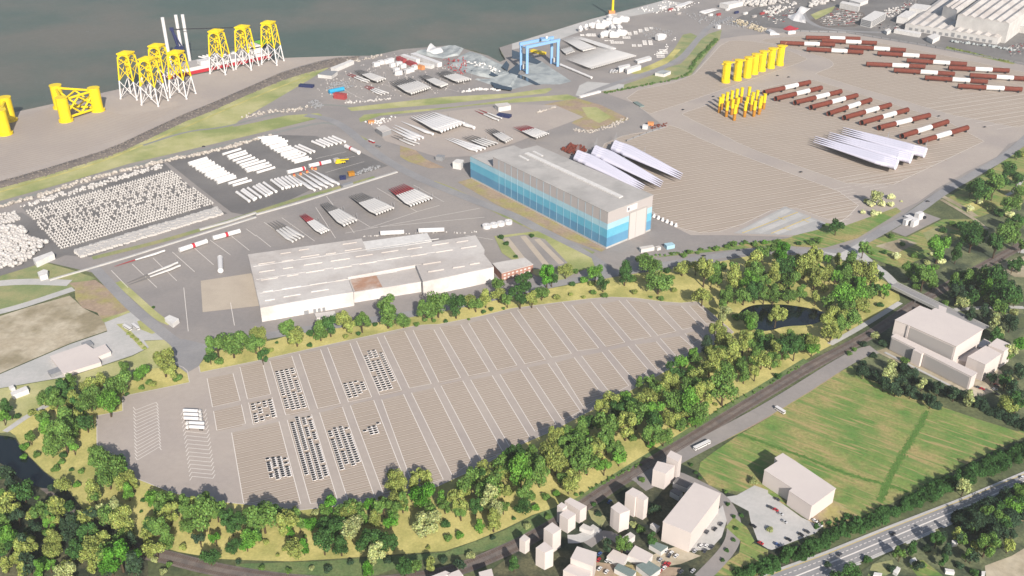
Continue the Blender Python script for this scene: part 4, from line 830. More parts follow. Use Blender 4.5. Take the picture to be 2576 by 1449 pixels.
bundle('in the left lilac bundle behind the hall', '21:664,86 636,144 1340,398 1316,452', 4, 2, 'lilac'); bundle('in the middle lilac bundle behind the hall', '21:844,39 816,97 1522,361 1498,415', 4, 2, 'lilac'); bundle('in the right lilac bundle behind the hall', '21:1039,-14 1011,44 1720,283 1696,337', 4, 2, 'lilac')
bundle('in the front lilac bundle under the monopiles', '31:1286,236 1304,184 F:2046.6,353 2051.4,339', 4, 2, 'lilac'); bundle('in the middle lilac bundle under the monopiles', '31:1432,175 1450,123 F:2082.6,343 2087.4,329', 4, 2, 'lilac'); bundle('in the rear lilac bundle under the monopiles', '31:1574,117 1592,65 F:2117.6,331 2122.4,317', 4, 2, 'lilac')
bundle('in the leftmost lower yard stack', '11:370,985 475,935 115,785 200,762', 4, 1, 'grey'); bundle('in the red striped lower yard stack', '11:660,900 730,870 438,708 488,692', 4, 2, 'redtip'); bundle('in the middle lower yard stack', '11:890,820 1008,770 648,592 712,576', 5, 2, 'grey')
bundle('in the fourth lower yard stack', '11:1218,708 1382,648 938,512 1058,482', 7, 3, 'grey'); bundle('in the rightmost lower yard stack', '11:1562,622 1768,550 1335,442 1478,392', 8, 3, 'redtip')
bundle('in the big covered rack of the blade yard', '10:1870,1322 2090,1242 1555,1162 1760,1118', 8, 2, 'white'); bundle('lying alone in the blade yard', '10:1780,1352 1780,1352 1462,1214 1462,1214', 1, 1, 'white'); bundle('beside the big rack, far side', '10:2195,1288 2195,1288 1800,1120 1800,1120', 1, 1, 'white'); bundle('in the left trio of the blade yard', '10:1605,1412 1680,1388 1345,1290 1392,1248', 3, 1, 'white'); bundle('at the left kerb of the blade yard', '11:1590,15 1640,0 10:1355,1362 1385,1352', 2, 1, 'grey')
bundle('in the near trio of the blade yard', '11:2222,72 2305,48 10:1905,1388 1960,1378', 3, 1, 'white'); bundle('in the dark near stack of the blade yard', '11:2330,25 2430,-5 10:2075,1372 2160,1352', 4, 2, 'grey'); bundle('in the right stack of the blade yard', '10:2520,1430 2576,1402 2310,1292 2385,1285', 4, 2, 'grey'); bundle('in the red-tipped blade yard stack', '20:255,1388 368,1348 15,1270 132,1252', 6, 2, 'redtip'); bundle('beside the navy tarpaulin', '10:2440,1212 2472,1192 2200,1106 2240,1096', 2, 1, 'redtip')
bundle('beside the blue tank yard', '10:1120,828 1142,815 908,742 925,730', 2, 1, 'redtip'); bundle('in the rear stack of the boat yard', '10:1225,820 1300,795 985,700 1040,692', 4, 2, 'grey'); bundle('in the front pair of the boat yard', '10:1260,955 1330,938 1085,868 1105,852', 3, 1, 'redtip'); bundle('in the wide dark stack of the boat yard', '10:1568,942 1752,885 1345,808 1530,768', 9, 2, 'grey'); bundle('in the middle stack of the boat yard', '10:1865,872 1925,850 1635,752 1700,742', 5, 2, 'grey'); bundle('in the right stack of the boat yard', '10:2040,825 2160,800 1808,722 1900,700', 6, 2, 'grey')
bundle('in the huge striped rack by the gantry', '20:805,690 1245,565 540,582 870,452', 26, 1, 'thin', 6.0); bundle('in the upper rack right of the gantry', '20:720,512 835,485 495,380 600,358', 9, 1, 'thin', 5.0); bundle('in the small rack touching the gantry', '20:550,545 625,520 470,462 560,440', 6, 1, 'grey', 4.0); bundle('in the long rack above the striped one', '20:990,500 1040,490 610,360 660,352', 5, 1, 'thin', 3.0)
bundle('with orange stands in the tower yard', '11:590,468 830,405 365,312 560,248', 5, 1, 'white'); bundle('at the top edge right of the crane', '20:1650,70 1690,75 1800,0 1830,10', 4, 1, 'white'); bundle('below the white roof at the top edge', '20:1890,125 1930,140 2050,75 2100,85', 4, 1, 'white')
bundle('white with red tip in the lower left yard', '01:1660,1075 1660,1075 1150,1225 1150,1225', 1, 1, 'redtip'); bundle('grey pair in the lower left yard', '01:1790,1195 1815,1225 1275,1390 1290,1410', 2, 1, 'grey')
for k, s in enumerate(('11:385,328', '11:450,315', '11:515,292', '11:565,258', '11:600,262')):
    p = G(s)[0]; t = thing('blade_stand', 'orange blade stand in the tower yard, %s from the left' % nth(k+1), 'stand', (p.x, p.y, .3), 0, 'orange blade stands'); MB().box((0, 0, 0), (3.4, 1.6, 3), .5).build('block', 'orange', t); MB().box((0, 0, 3), (2.4, 1.5, 1), .5).build('cradle', 'red', t)
# ================================================================ TOWER SECTIONS
def section(a, b, label, group, r=2.3, band=None):
    a, b = P(*a, r), P(*b, r); L = (b-a).length; t = thing('tower_section', label, 'tower section', (a.x, a.y, .3), math.atan2(b.y-a.y, b.x-a.x), group)
    MB().tube([(0, 0, r+.3), (L, 0, r+.3)], [r, r*.94], 14).build('shell', 'white_gloss', t)
    for x in (0, L): MB().tube([(x-.25, 0, r+.3), (x+.25, 0, r+.3)], r*1.05, 14).build('flange', 'white_soft', t)
    if band: MB().tube([(L*band-1.6, 0, r+.3), (L*band+1.6, 0, r+.3)], r*1.03, 14).build('red_band', 'red', t)
def secrow(where, s, n, vec, r=1.95, jit=14):
    q = F(s); rk = random.Random(n+len(where))
    for i in range(n):
        u = i/(n-1); a = (q[0][0]+(q[1][0]-q[0][0])*u+rk.uniform(-jit, jit)/4, q[0][1]+(q[1][1]-q[0][1])*u); section(a, (a[0]+vec[0]/4, a[1]+vec[1]/4), 'white tower section %s, %s from the far end' % (where, nth(i+1)), 'tower sections '+where, r)
secrow('in the left row of the dark yard', '01:1888,198 2200,398', 14, (182, -56)); secrow('in the short pair by the left row', '01:2300,402 2338,422', 2, (182, -52)); secrow('in the second row of the dark yard', '01:2256,108 2500,282', 9, (178, -54)); secrow('in the lower part of the second row', '01:2500,222 2590,292', 4, (175, -52)); secrow('in the third row of the dark yard', '11:45,-20 378,192', 13, (165, -40)); secrow('in the top row of the dark yard', '10:20,1395 110,1445', 4, (200, -22)); secrow('beside the top row', '11:355,38 432,15', 3, (150, 65)); secrow('crossing the top of the dark yard', '10:575,1428 770,1378', 6, (120, 52))
secrow('in the left part of the near row', '11:-190,490 85,395', 8, (122, 88)); secrow('in the right part of the near row', '11:165,368 335,328', 6, (112, 84))
for a, b, lab, bd in (('11:535,225', '11:748,178', 'white tower section with red band beside the yellow crane', .5), ('11:318,290', '11:490,248', 'white tower section with red end lying above the blades', .9), ('11:905,25', '11:1035,90', 'white tower section with red band at the works road', .4), ('01:2145,952', '01:2412,880', 'red-banded tower section, upper one in the lower yard', .5), ('01:1808,1072', '01:2080,982', 'red-banded tower section, lower one in the lower yard', .5), ('01:2215,1148', '01:2220,1278', 'upright-lying tower section left of the warehouse', None), ('11:1255,902', '11:1488,890', 'white tower section behind the warehouse, left one', None), ('11:1638,876', '11:1892,866', 'white tower section behind the warehouse, right one', None)): section(F(a)[0], F(b)[0], lab, 'single tower sections', 3.0, bd)
secrow('in the curved line behind the gantry', '20:490,655 740,760', 5, (60, 24), 2.2, 0)
for k, (x, y, r) in enumerate(((2320, 845, 4.6), (2395, 832, 4.2), (2465, 818, 4.2), (2540, 803, 4.2))):
    p = P(644+x/4, 362.25+y/4); t = thing('ring_segment', 'white upright ring drum, %s from the left behind the warehouse' % nth(k+1), 'ring', (p.x, p.y, .3), 0, 'white ring drums'); r *= 1.15
    m = MB(); n = 20; o_ = [[(math.cos(6.2832*i/n)*q, math.sin(6.2832*i/n)*q, z) for i in range(n)] for q, z in ((r, 0), (r, 4.2), (r*.3, 4.2), (r*.3, 1))]; m.grid(o_, 0, True, False); m.build('drum', 'white_gloss', t); MB().tube([(0, 0, 0), (0, 0, 1.2)], r*.29, 12).build('core', 'dark', t)
for k in range(6):
    p = G('21:%d,%d' % (1425+k*44, 735+k*19))[0]; tag(MB().tube([(p.x, p.y, .3), (p.x+.6, p.y, 4.5)], [2.6, 1.3], 8).build('white_buoy', 'white_gloss', None, (p.x, p.y, .3)), 'white cone drum beside the hall gate, %s from the left' % nth(k+1), 'drum', 'white cone drums')
# ================================================================ NACELLES AND QUAY CRANE
def make_nacelle():
    t = thing('nacelle', None, 'nacelle'); m = MB(); n = 12; rows = []
    for x, s in ((-8, .82), (-7, 1), (6, 1), (8, .85)): rows.append([(x, max(-1, min(1, 1.25*math.cos(6.2832*(i+.5)/n)))*4.6*s, 5+max(-1, min(1, 1.25*math.sin(6.2832*(i+.5)/n)))*4.8*s) for i in range(n)])
    m.grid(rows, 0, True, False); m.face(rows[0][::-1]); m.face(rows[-1]); m.build('housing', 'white_gloss', t); MB().tube([(8, 0, 5), (10, 0, 5)], 3.8, 16, 0, True, 1).build('generator_ring', ['white_soft', 'steel'], t)
    MB().box((-3, 0, 9.8), (5, 5, 1.3)).build('cooler', 'white_soft', t); MB().box((0, 0, 0), (12, 6, .6)).build('transport_frame', 'steel', t); return t
NC = make_nacelle()
for k, (x, y, a) in enumerate(((1120, 225, 0), (1050, 240, .1), (985, 215, -1.3), (1010, 235, 3.0), (945, 268, 0), (885, 292, .05), (835, 285, 3.1), (1075, 318, -1.4), (1010, 318, -1.4), (1095, 362, 0), (1025, 380, .1), (965, 370, 3.1), (1490, 405, .6))):
    o = NC if k == 0 else copy_tree(NC); p = P(1288+x/4, y/4); o.location = (p.x, p.y, .3); o.rotation_euler.z = a; o.scale = (1.25, 1.25, 1.25)
    tag(o, ['white nacelle nearest the yellow quay crane', 'white nacelle second right under the crane', 'white nacelle turned end-on under the crane', 'white nacelle facing left under the crane', 'white nacelle in the middle row, right one', 'white nacelle in the middle row, centre one', 'white nacelle in the middle row, left one', 'white end-on nacelle at the right of the lower group', 'white end-on nacelle in the middle of the lower group', 'white nacelle at the lower right of the group', 'white nacelle at the bottom of the group', 'white nacelle at the lower left facing left', 'lone white nacelle beside the river road'][k], group='white nacelles on the quay')
def make_hub():
    t = thing('rotor_hub', None, 'hub'); MB().tube([(0, 0, 0), (0, 0, 2), (0, 0, 8), (0, 0, 11), (0, 0, 12.5)], [3.4, 4.8, 4.8, 3.0, .8], 14).build('spinner', 'white_gloss', t)
    for k in range(3): a = k*2.094; MB().tube([(math.cos(a)*3.8, math.sin(a)*3.8, 5), (math.cos(a)*5.4, math.sin(a)*5.4, 5)], 2.2, 12, 0, True, 1).build('blade_socket', ['white_gloss', 'steel'], t)
    return t
HB = make_hub()
for k, (x, y) in enumerate(((686, 318), (745, 300), (803, 285), (862, 258), (905, 382), (1075, 345))):
    o = HB if k == 0 else copy_tree(HB); p = P(1288+x/4, y/4); o.location = (p.x, p.y, .3); o.rotation_euler.z = k; tag(o, 'white rotor hub standing on the quay, %s from the left' % nth(k+1), group='white rotor hubs')
rk = random.Random(5); k = 0
for cx, cy, nx, ny, dx, dy in ((705, 352, 2, 2, 55, 9), (775, 345, 2, 3, 45, 10), (1180, 330, 1, 3, 50, 12), (1130, 375, 2, 2, 40, 12), (1240, 320, 1, 3, 0, 12), (1290, 300, 1, 3, 0, 12), (1350, 285, 1, 3, 0, 12), (1400, 280, 1, 2, 0, 12), (1225, 455, 2, 2, 58, 12), (1330, 415, 2, 4, 58, 12), (1010, 425, 3, 2, 45, 12), (1470, 545, 2, 3, 40, 16), (1500, 505, 2, 3, 40, 16), (950, 412, 2, 1, 50, 0)):
    for i in range(nx):
        for j in range(ny):
            p = P(1288+(cx+i*dx+j*3)/4, (cy+j*dy)/4); k += 1
            tag(MB().box((p.x, p.y, .3), (8.5, 2.6, .9), .05).box((p.x-2.5, p.y, 1.2), (1.2, 2.4, .5), .05).box((p.x+2.5, p.y, 1.2), (1.2, 2.4, .5), .05).build('transport_pallet', 'white_soft', None, (p.x, p.y, .3)), 'small white transport pallet, %s of those scattered on the nacelle quay' % nth(k), 'pallet', 'white transport pallets')
p = P(1288+1010/4, 150/4); A = (p.x, p.y, 0); t = thing('quay_crane', 'yellow mobile harbour crane at the river edge', 'crane', A)
MB().box((p.x, p.y, .3), (16, 14, 3.5), .2).build('chassis', 'grey_paint', t, A); MB().box((p.x-2, p.y, 3.8), (14, 8, 6), .2).build('machine_house', 'orange', t, A); MB().tube([(p.x, p.y, 6), (p.x, p.y, 70)], [3.0, 2.0], 10).build('mast', 'yellow', t, A); member(t, 'boom', (p.x+1, p.y, 38), (p.x+118, p.y+30, 58), .8, 'red', 6, A); member(t, 'stay', (p.x+1, p.y, 69), (p.x+118, p.y+30, 58), .25, 'steel', 4, A)
# blue gantry crane
L1, L2, R1_, R2_ = P(1310.5, 176), P(1325.5, 185), P(1387, 160), P(1402.5, 167); c = (L1+L2+R1_+R2_)/4; A = (c.x, c.y, 0); gh = rise((1404, 98), (1402.5, 167)); t = thing('gantry_crane', 'tall light-blue gantry crane over the blade quay', 'crane', A)
for p in (L1, L2, R1_, R2_): MB().box((p.x, p.y, .3), (4.6, 4.6, gh-4), .2).build('leg', 'sky_blue', t, A)
for a, b in ((L1, R1_), (L2, R2_)): d = (b-a).normalized(); n = Vector((-d.y, d.x, 0))*1.8; a, b = a-d*3.5, b+d*3.5; MB().prism([a-n, b-n, b+n, a+n], gh-5, gh, 0, None, True, True).build('girder', 'sky_blue', t, A)
for a, b in ((L1, L2), (R1_, R2_)):
    d = (b-a).normalized(); n = Vector((-d.y, d.x, 0))*1.3; MB().prism([a-n, b-n, b+n, a+n], 3, 6, 0, None, True, True).build('sill_beam', 'sky_blue', t, A); MB().prism([a-n, b-n, b+n, a+n], gh-6.5, gh-5.1, 0, None, True, True).build('end_tie', 'sky_blue', t, A); m = a.lerp(b, .5); MB().box((m.x, m.y, 6), (5, 5, 8), .2).build('drive_cabin', 'pale_concrete', t, A)
m_ = (L1+L2)*.35/2*1+(R1_+R2_)*.65/2; MB().box((m_.x, m_.y, gh+.1), (14, 15, 3), .2).build('trolley', 'sky_blue', t, A); MB().box((m_.x+4, m_.y, gh+3.1), (4, 4, 3.5), .2).build('winch_house', 'white_gloss', t, A)
# ================================================================ STONE YARD: tetrapods, blocks, boulders
tp = MB()
for d in ((0, 0, 1), (.94, 0, -.33), (-.47, .82, -.33), (-.47, -.82, -.33)): d = Vector(d); tp.tube([Vector((0, 0, 1.05)), Vector((0, 0, 1.05))+d*1.9], [.95, .55], 7)
TPM = tp.build('tetrapod', 'pebble_white').data; bpy.data.objects.remove(bpy.data.objects['tetrapod'])
TL, TR, BR, BL_ = [P(*q) for q in F('01:275,685 1725,285 2140,605 620,1055')]; rk = random.Random(21); allp = []
for j in range(19):
    for i in range(54):
        v, u = j/18, i/53; mid = math.exp(-((v-.42)/.26)**2)
        if rk.random() < .02+.24*mid: continue
        p = TL.lerp(TR, u).lerp(BL_.lerp(BR, u), v); s = .3 if mid < .6 else .9; allp.append((v, u, Vector((p.x+rk.uniform(-s, s), p.y+rk.uniform(-s, s), .3)), rk.uniform(0, 6.28), rk.uniform(.95, 1.12), 0 if mid < .45 else rk.uniform(-.5, .5)))
allp.sort(key=lambda q: -q[0]); st = MB(); cnt = {}
for k, (v, u, p, a, s, tilt) in enumerate(allp):
    if k < 300:
        row = round((1-v)*18)+1; cnt[row] = cnt.get(row, 0)+1; o = bpy.data.objects.new('tetrapod', TPM); COL.objects.link(o); o.location = p; o.scale = (s, s, s*1.1); o.rotation_euler = (tilt, 0, a)
        o['u'] = u; tag(o, 'x', 'tetrapod', 'tetrapods in the near rows'); o['label'] = 'pale tetrapod, %s from the left in the %s row from the near side' % (nth(cnt[row]), nth(row)); o['row'] = row
    else:
        ca, sa = math.cos(a)*s, math.sin(a)*s; b = len(st.v); st.v += [(p.x+q.co.x*ca-q.co.y*sa, p.y+q.co.x*sa+q.co.y*ca, p.z+q.co.z*s*1.1) for q in TPM.vertices]
        for pl in TPM.polygons: st.f.append(tuple(b+i for i in pl.vertices)); st.m.append(0); st.sm.append(False)
st.build('tetrapod_field', 'pebble_white'); tag(bpy.data.objects['tetrapod_field'], 'far rows of pale tetrapods on the dark stone yard', 'tetrapods', kind='stuff')
rows_ = {}
for o in COL.objects:
    if o.name.startswith('tetrapod') and 'row' in o: rows_.setdefault(o['row'], []).append(o)
for r_, L in rows_.items():
    L.sort(key=lambda o: o['u'])
    for i, o in enumerate(L): o['label'] = 'pale tetrapod, %s from the left in the %s row from the near side' % (nth(i+1), nth(r_)); del o['u']; del o['row']
bm = MB().prism([(-.5, -.5), (.5, -.5), (.5, .5), (-.5, .5)], 0, .8).prism([(-.42, -.42), (.42, -.42), (.42, .42), (-.42, .42)], .8, 1).build('stone_block', 'pebble_white').data; bpy.data.objects.remove(bpy.data.objects['stone_block'])
q0, q1, q2, q3 = [P(*q) for q in F('01:745,1082 2185,645 2245,712 812,1148')]
for j in range(5):
    for i in range(60):
        u, v = (i+.5)/60+rk.uniform(-.003, .003), (j+.5)/5+rk.uniform(-.04, .04); p = q0.lerp(q1, u).lerp(q3.lerp(q2, u), v); o = bpy.data.objects.new('stone_block', bm); COL.objects.link(o); o.location = (p.x, p.y, .3); o.scale = (rk.uniform(3.6, 4.6), rk.uniform(4.6, 5.8), rk.uniform(1.8, 3.0)); o.rotation_euler.z = ROWANG+rk.uniform(-.2, .2); tag(o, 'pale concrete block, %s from the left in the %s row of the packed strip' % (nth(i+1), nth(j+1)), 'block', 'packed concrete blocks')
def heap(name, label, s, n, r0, r1, zmax=2.0, m='pebble_white', line=None):
    mb = MB(); k = 0; poly = G(s); rr_ = random.Random(n)
    if line:
        for a, b in zip(poly[:-1], poly[1:]):
            L = (b-a).length
            for _ in range(int(L*n/100)):
                e = a.lerp(b, rr_.random()); r = rr_.uniform(r0, r1); e = e+Vector((rr_.uniform(-line, line), rr_.uniform(-line, line), 0)); z = rr_.uniform(.2, zmax); mb.tube([(e.x, e.y, z-.3), (e.x, e.y, z+r*.5), (e.x+rr_.uniform(-.5, .5), e.y, z+r)], [r, r*.95, r*.45], 6, 0, True, None, False)
    else:
        xs = [p.x for p in poly]; ys = [p.y for p in poly]
        while k < n:
            x, y = rr_.uniform(min(xs), max(xs)), rr_.uniform(min(ys), max(ys)); ins = False
            for i in range(len(poly)):
                a, b = poly[i], poly[i-1]
                if (a.y > y) != (b.y > y) and x < (b.x-a.x)*(y-a.y)/(b.y-a.y)+a.x: ins = not ins
            k += 1
            if not ins: continue
            r = rr_.uniform(r0, r1); z = rr_.uniform(.2, zmax); mb.tube([(x, y, z-.3), (x, y, z+r*.5), (x+rr_.uniform(-.5, .5), y, z+r)], [r, r*.95, r*.45], 6, 0, True, None, False)
    return tag(mb.build(name, m), label, name.replace('_', ' ').split()[-1], kind='stuff')
heap('stone_heap', 'heaps of pale boulders at the left edge of the stone yard', '01:-150,860 120,830 230,850 300,960 480,1000 430,1050 220,1220 0,1260 -150,1290', 1500, 1.2, 3.2, 3.5); heap('stone_heap', 'sorted pale stones in pens at the left edge', '01:-150,730 150,690 220,770 0,820 -150,840', 300, 1.0, 2.2, 1.0)
heap('boulder_row', 'line of pale boulders between dyke road and stone yard', '01:-100,670 120,600 300,555', 70, 1.6, 3.2, 1.5, 'stones', 3.5); heap('boulder_row', 'long line of pale boulders along the dyke road', '01:330,550 570,470 900,360 1300,260 1650,175 2000,110 2330,30 F:680,342', 75, 1.4, 3.0, 1.5, 'stones', 3.8); heap('boulder_row', 'inner rows of pale rubble behind the tetrapods', '01:260,630 480,560 900,440 1350,310 1640,225', 110, 1.2, 2.4, 1.6, 'pebble_white', 7)
heap('rubble_heap', 'pale rubble along the dyke yard edge', '10:900,1040 1130,1020 1340,1000', 60, 1, 2.2, 1, 'pebble_white', 4); heap('rubble_heap', 'scattered pale rubble beside the quay bank', '10:860,600 1000,620 1100,600 1250,560', 60, 1, 2.5, 1, 'stones', 6); heap('rubble_heap', 'mixed scrap beside the boat yard corner', '10:-100,1180 120,1130 330,1120 560,1080', 80, 1, 2.4, 1.4, 'stones', 7)
heap('rubble_heap', 'pale rubble strip round the waste ground', '20:600,1310 780,1330 1000,1270 1150,1190', 90, .8, 1.8, .8, 'stones', 5); heap('rubble_heap', 'pale stones at the top of the waste ground', '20:240,1140 330,1110 430,1080', 90, .8, 2, .8, 'stones', 2.5); heap('scrap_heap', 'brown scrap heap behind the blue hall', '21:490,60 600,10 720,40 760,80 600,110', 260, 1, 2.6, 3, 'rust'); heap('scrap_heap', 'grey scrap beside the red containers', '10:690,890 780,840 920,830 990,880 760,930', 260, .8, 2.0, 2, 'steel'); heap('scrap_heap', 'dark stacked pallets in the boat yard', '10:515,1030 600,1010 720,1080 600,1100', 200, .8, 1.6, 1.5, 'steel')
heap('parts_heap', 'white crates and parts massed at the top edge', '30:-350,60 -250,-10 60,-20 80,40 -60,70', 260, 2, 5, 4, 'pebble_white'); heap('parts_heap', 'white crates scattered in the top right yard', '30:-60,110 60,70 160,60 250,30 300,50 150,110 20,180', 150, 2, 4.5, 2, 'pebble_white'); heap('parts_heap', 'white crates lining the factory loop road', '30:390,60 480,0 690,-30 680,10 520,60 420,80', 160, 2.5, 5.5, 4, 'pebble_white'); heap('parts_heap', 'pale clutter in front of the grey factory', '30:1820,420 2000,440 2240,470 2520,520', 40, 1.5, 3.5, 2, 'sheet', 5)
heap('parts_heap', 'clutter of parts beside the boat yard verge', '10:2050,935 2250,900 2450,910', 90, .8, 2.4, 1.5, 'white_soft', 4); heap('parts_heap', 'brown timber rows in the top right yard', '20:2190,215 2300,205 2560,290 2530,330 2350,280', 300, 1, 2.6, 1.5, 'sand')
# ================================================================ CRUMPLED SHEETS AND BOXES BY THE DOCK
def mound(name, label, s, h, m, n=26, seed=1):
    poly = G(s); xs = [p.x for p in poly]; ys = [p.y for p in poly]; rr_ = random.Random(seed); ph = [rr_.uniform(0, 6) for _ in range(6)]; mb = MB()
    def ins(x, y):
        r = False
        for i in range(len(poly)):
            a, b = poly[i], poly[i-1]
            if (a.y > y) != (b.y > y) and x < (b.x-a.x)*(y-a.y)/(b.y-a.y)+a.x: r = not r
        return r
    def zz(x, y): return .35+h*max(0, .5+.3*math.sin(x*.11+ph[0])+.3*math.sin(y*.06+x*.05+ph[1])+.2*math.sin(x*.23-y*.1+ph[2]))
    c = sum(poly, Vector())/len(poly); k = 9
    for i in range(len(poly)):
        a, b = poly[i], poly[(i+1) % len(poly)]
        for e in range(4):
            p, q = a.lerp(b, e/4), a.lerp(b, (e+1)/4)
            for r_ in range(k):
                def pt(w, f): v = w.lerp(c, f); return (v.x, v.y, zz(v.x, v.y) if f > 0 else .3)
                if r_ < k-1: mb.face([pt(p, r_/k), pt(q, r_/k), pt(q, (r_+1)/k), pt(p, (r_+1)/k)])
                else: mb.face([pt(p, r_/k), pt(q, r_/k), pt(c, 1)])
    return tag(mb.build(name, m), label, 'sheet')
mound('crumpled_sheet', 'crumpled pale grey cover at the river edge, left one', '10:1600,530 1780,490 1950,458 2090,490 2040,560 1880,590 1740,570', 4, 'sheet'); mound('crumpled_sheet', 'large crumpled pale grey cover beside the dock', '10:1950,660 2060,560 2150,520 2400,620 2500,660 2560,760 2420,800 2250,770 2080,720', 4.5, 'sheet', 26, 4); mound('crumpled_sheet', 'lower crumpled pale cover left of the gantry', '10:2200,800 2400,800 2576,740 20:60,760 0,880 10:2500,890 2350,850', 3, 'sheet', 26, 7)
mound('white_tent', 'white arched tent beside the crumpled cover', '10:1710,545 1760,490 1820,485 1885,525 1800,560', 12, 'white_gloss', 26, 3)
for lab, s in (('dark dock slot left of the gantry, upper one', '20:0,505 180,560 300,625 250,650 60,600 0,590'), ('gantry shadow painted as a dark patch, left of the gantry', '20:-70,740 60,640 90,700 60,745 150,780 290,855 240,860 110,800'), ('dark gap under the crumpled cover', '10:2160,730 2240,705 2330,720 2440,780 2400,790 2250,750'), ('dark gap at the dock end', '10:2360,840 2480,880 2576,900 2576,930 2400,905'), ('dark gap by the river slot', '10:2470,690 2520,630 2550,670 2530,735')): sheet('dock_slot_and_shadow', s, 3.6 if '10:' in s else .42, 'pond')  # dark sheets; the one at the gantry's left legs is a painted shadow
def boxline(name, label, cat, s, w, h, m, group=None, z=.3, lid=None):
    a, b = G(s); d = (b-a).normalized(); n = Vector((-d.y, d.x, 0))*w/2; c = (a+b)/2; A = (c.x, c.y, z); t = thing(name, label, cat, A, 0, group)
    MB().prism([a-n, b-n, b+n, a+n], z, z+h*.88).build('body', m, t, A); n2 = n*1.03; MB().prism([a-n2-d*.2, b-n2+d*.2, b+n2+d*.2, a+n2-d*.2], z+h*.88, z+h).build('lid', lid or m, t, A)
    for k in range(1, 6): q = a.lerp(b, k/6)-n*1.0; MB().box((q.x, q.y, z+.3), (.35, .35, h*.8), 0).build('rib', m, t, A)
    return t
rk = random.Random(2)
for k, (x, y, w) in enumerate(((1210, 665, 17), (1262, 645, 14), (1308, 640, 12), (1355, 625, 17), (1372, 672, 14), (1437, 660, 18), (1478, 682, 16), (1412, 722, 15), (1432, 752, 22), (1525, 735, 14), (1560, 722, 14), (1600, 695, 12))):
    boxline('white_crate', 'white machinery crate in the boat yard, %s from the left' % nth(k+1), 'crate', '10:%d,%d %d,%d' % (x-w*1.6, y+6, x+w*1.6, y-4), 8, 7, 'white_gloss', 'white machinery crates')
for lab, s, w, h, m in (('long white block by the red ones in the boat yard', '10:1480,590 1630,640', 9, 8, 'white_gloss'), ('longest white block in the boat yard', '10:1580,575 1850,675', 10, 8, 'white_gloss'), ('red container row behind the white crates', '10:1430,605 1500,635', 8, 7, 'container_red'), ('second red container row in the boat yard', '10:1530,645 1605,675', 8, 7, 'container_red'), ('pale orange block right of the containers', '10:1635,690 1685,705', 8, 7, 'orange'), ('white and orange block at the boat yard end', '10:1650,665 1780,690', 10, 6, 'white_soft'), ('red container stack beside the blue tank', '10:795,985 905,1000', 9, 9, 'container_red'), ('orange crate at the blade yard corner', '10:1130,1240 1190,1235', 6, 4, 'orange'), ('navy covered load at the blade yard', '10:2435,1165 2560,1185', 10, 4, 'navy'), ('navy covered crate in the stone yard', '10:440,870 580,880', 9, 4, 'navy'), ('blue skip below the orange stands', '11:845,355 905,350', 7, 4, 'navy'), ('ochre crate right of the blue skip', '11:930,320 990,312', 7, 5, 'ochre'), ('dark trailer on the verge below the blades', '11:868,450 970,420', 6, 5, 'steel'), ('yellow skip under the gantry crane', '20:200,520 330,550', 9, 4, 'yellow'), ('white container at the top of the monopile field', '30:195,345 268,338', 6, 6, 'white_gloss'), ('orange bulk bag on the road by the plot', '20:1365,1260 1425,1262', 6, 5, 'orange'), ('white bowl tank beside the plot wall', '20:1315,1295 1365,1300', 7, 6, 'white_gloss'), ('green tarpaulin on the junction', '20:1240,1035 1310,1080', 8, 2, 'roof_green'), ('white block tank by the river road', '20:2055,290 2085,285', 9, 7, 'white_gloss'), ('long pale wall block at the road crossing', '20:680,985 885,930', 5, 3, 'white_soft'), ('blue-grey shelter behind the white cube', '11:1820,155 1890,165', 9, 6, 'steel'), ('pale blue canopy beside the workshop', '02:505,890 640,840', 9, 4, 'steel'), ('dark roof hatch on the workshop apron', '02:865,565 905,605', 8, 3, 'steel')): boxline('container', lab, 'container', s, w, h, m, 'containers and loads')
mound('red_sheet', 'crimson tarpaulin in the top right yard', '30:150,295 220,270 310,290 230,320', 3, 'red')
mound('white_sheet', 'large white curved store beside the factory loop', '30:190,170 260,165 300,120 330,80 430,85 345,150 380,235 250,210', 7, 'white_gloss'); mound('white_sheet', 'white draped crates under the timber rows', '20:2560,330 30:-30,320 20,290 90,330 120,350 20,355', 5, 'white_gloss')
a, b = G('10:738,945 885,915'); c = (a+b)/2; tag(MB().tube([a+Vector((0, 0, 4)), b+Vector((0, 0, 4))], 3.6, 14).box((a.x+4, a.y, .3), (2, 6, 2)).box((b.x-4, b.y, .3), (2, 6, 2)).build('storage_tank', 'cyan_blue', None, (c.x, c.y, 0)), 'bright blue cylindrical tank beside the red containers', 'tank')
# ================================================================ VEHICLES
def car_mesh(name, paint):
    m = MB(); L, w = 2.05, .92
    prof = [(-L, .45), (-L, .85), (-1.25, .95), (1.0, .95), (L, .8), (L, .4)]
    rows = [[(x, s*w, z) for x, z in prof] for s in (-1, 1)]
    m.face(rows[0], 0); m.face(rows[1][::-1], 0)
    for i in range(len(prof)): j = (i+1) % len(prof); m.face([rows[0][i], rows[1][i], rows[1][j], rows[0][j]][::-1], 0)
    cb = [(-1.75, .92), (-1.25, 1.5), (.35, 1.5), (1.1, .93)]; A = [[(x, s*(.86 if z < 1 else .72), z) for x, z in cb] for s in (-1, 1)]
    m.face(A[0], 1); m.face(A[1][::-1], 1)
    for i in range(3): m.face([A[0][i], A[0][i+1], A[1][i+1], A[1][i]], 1 if i != 1 else 2)
    for x in (-1.3, 1.3):
        for s in (-1, 1): m.tube([(x, s*.78, .36), (x, s*.95, .36)], .36, 7, 3)
    o = m.build(name, [paint, 'dark_glass', paint if paint != 'car_white' else 'dark', 'dark']); me = o.data; bpy.data.objects.remove(o); return me
CW = car_mesh('car', 'car_white'); CP = car_mesh('car', 'paint_any')
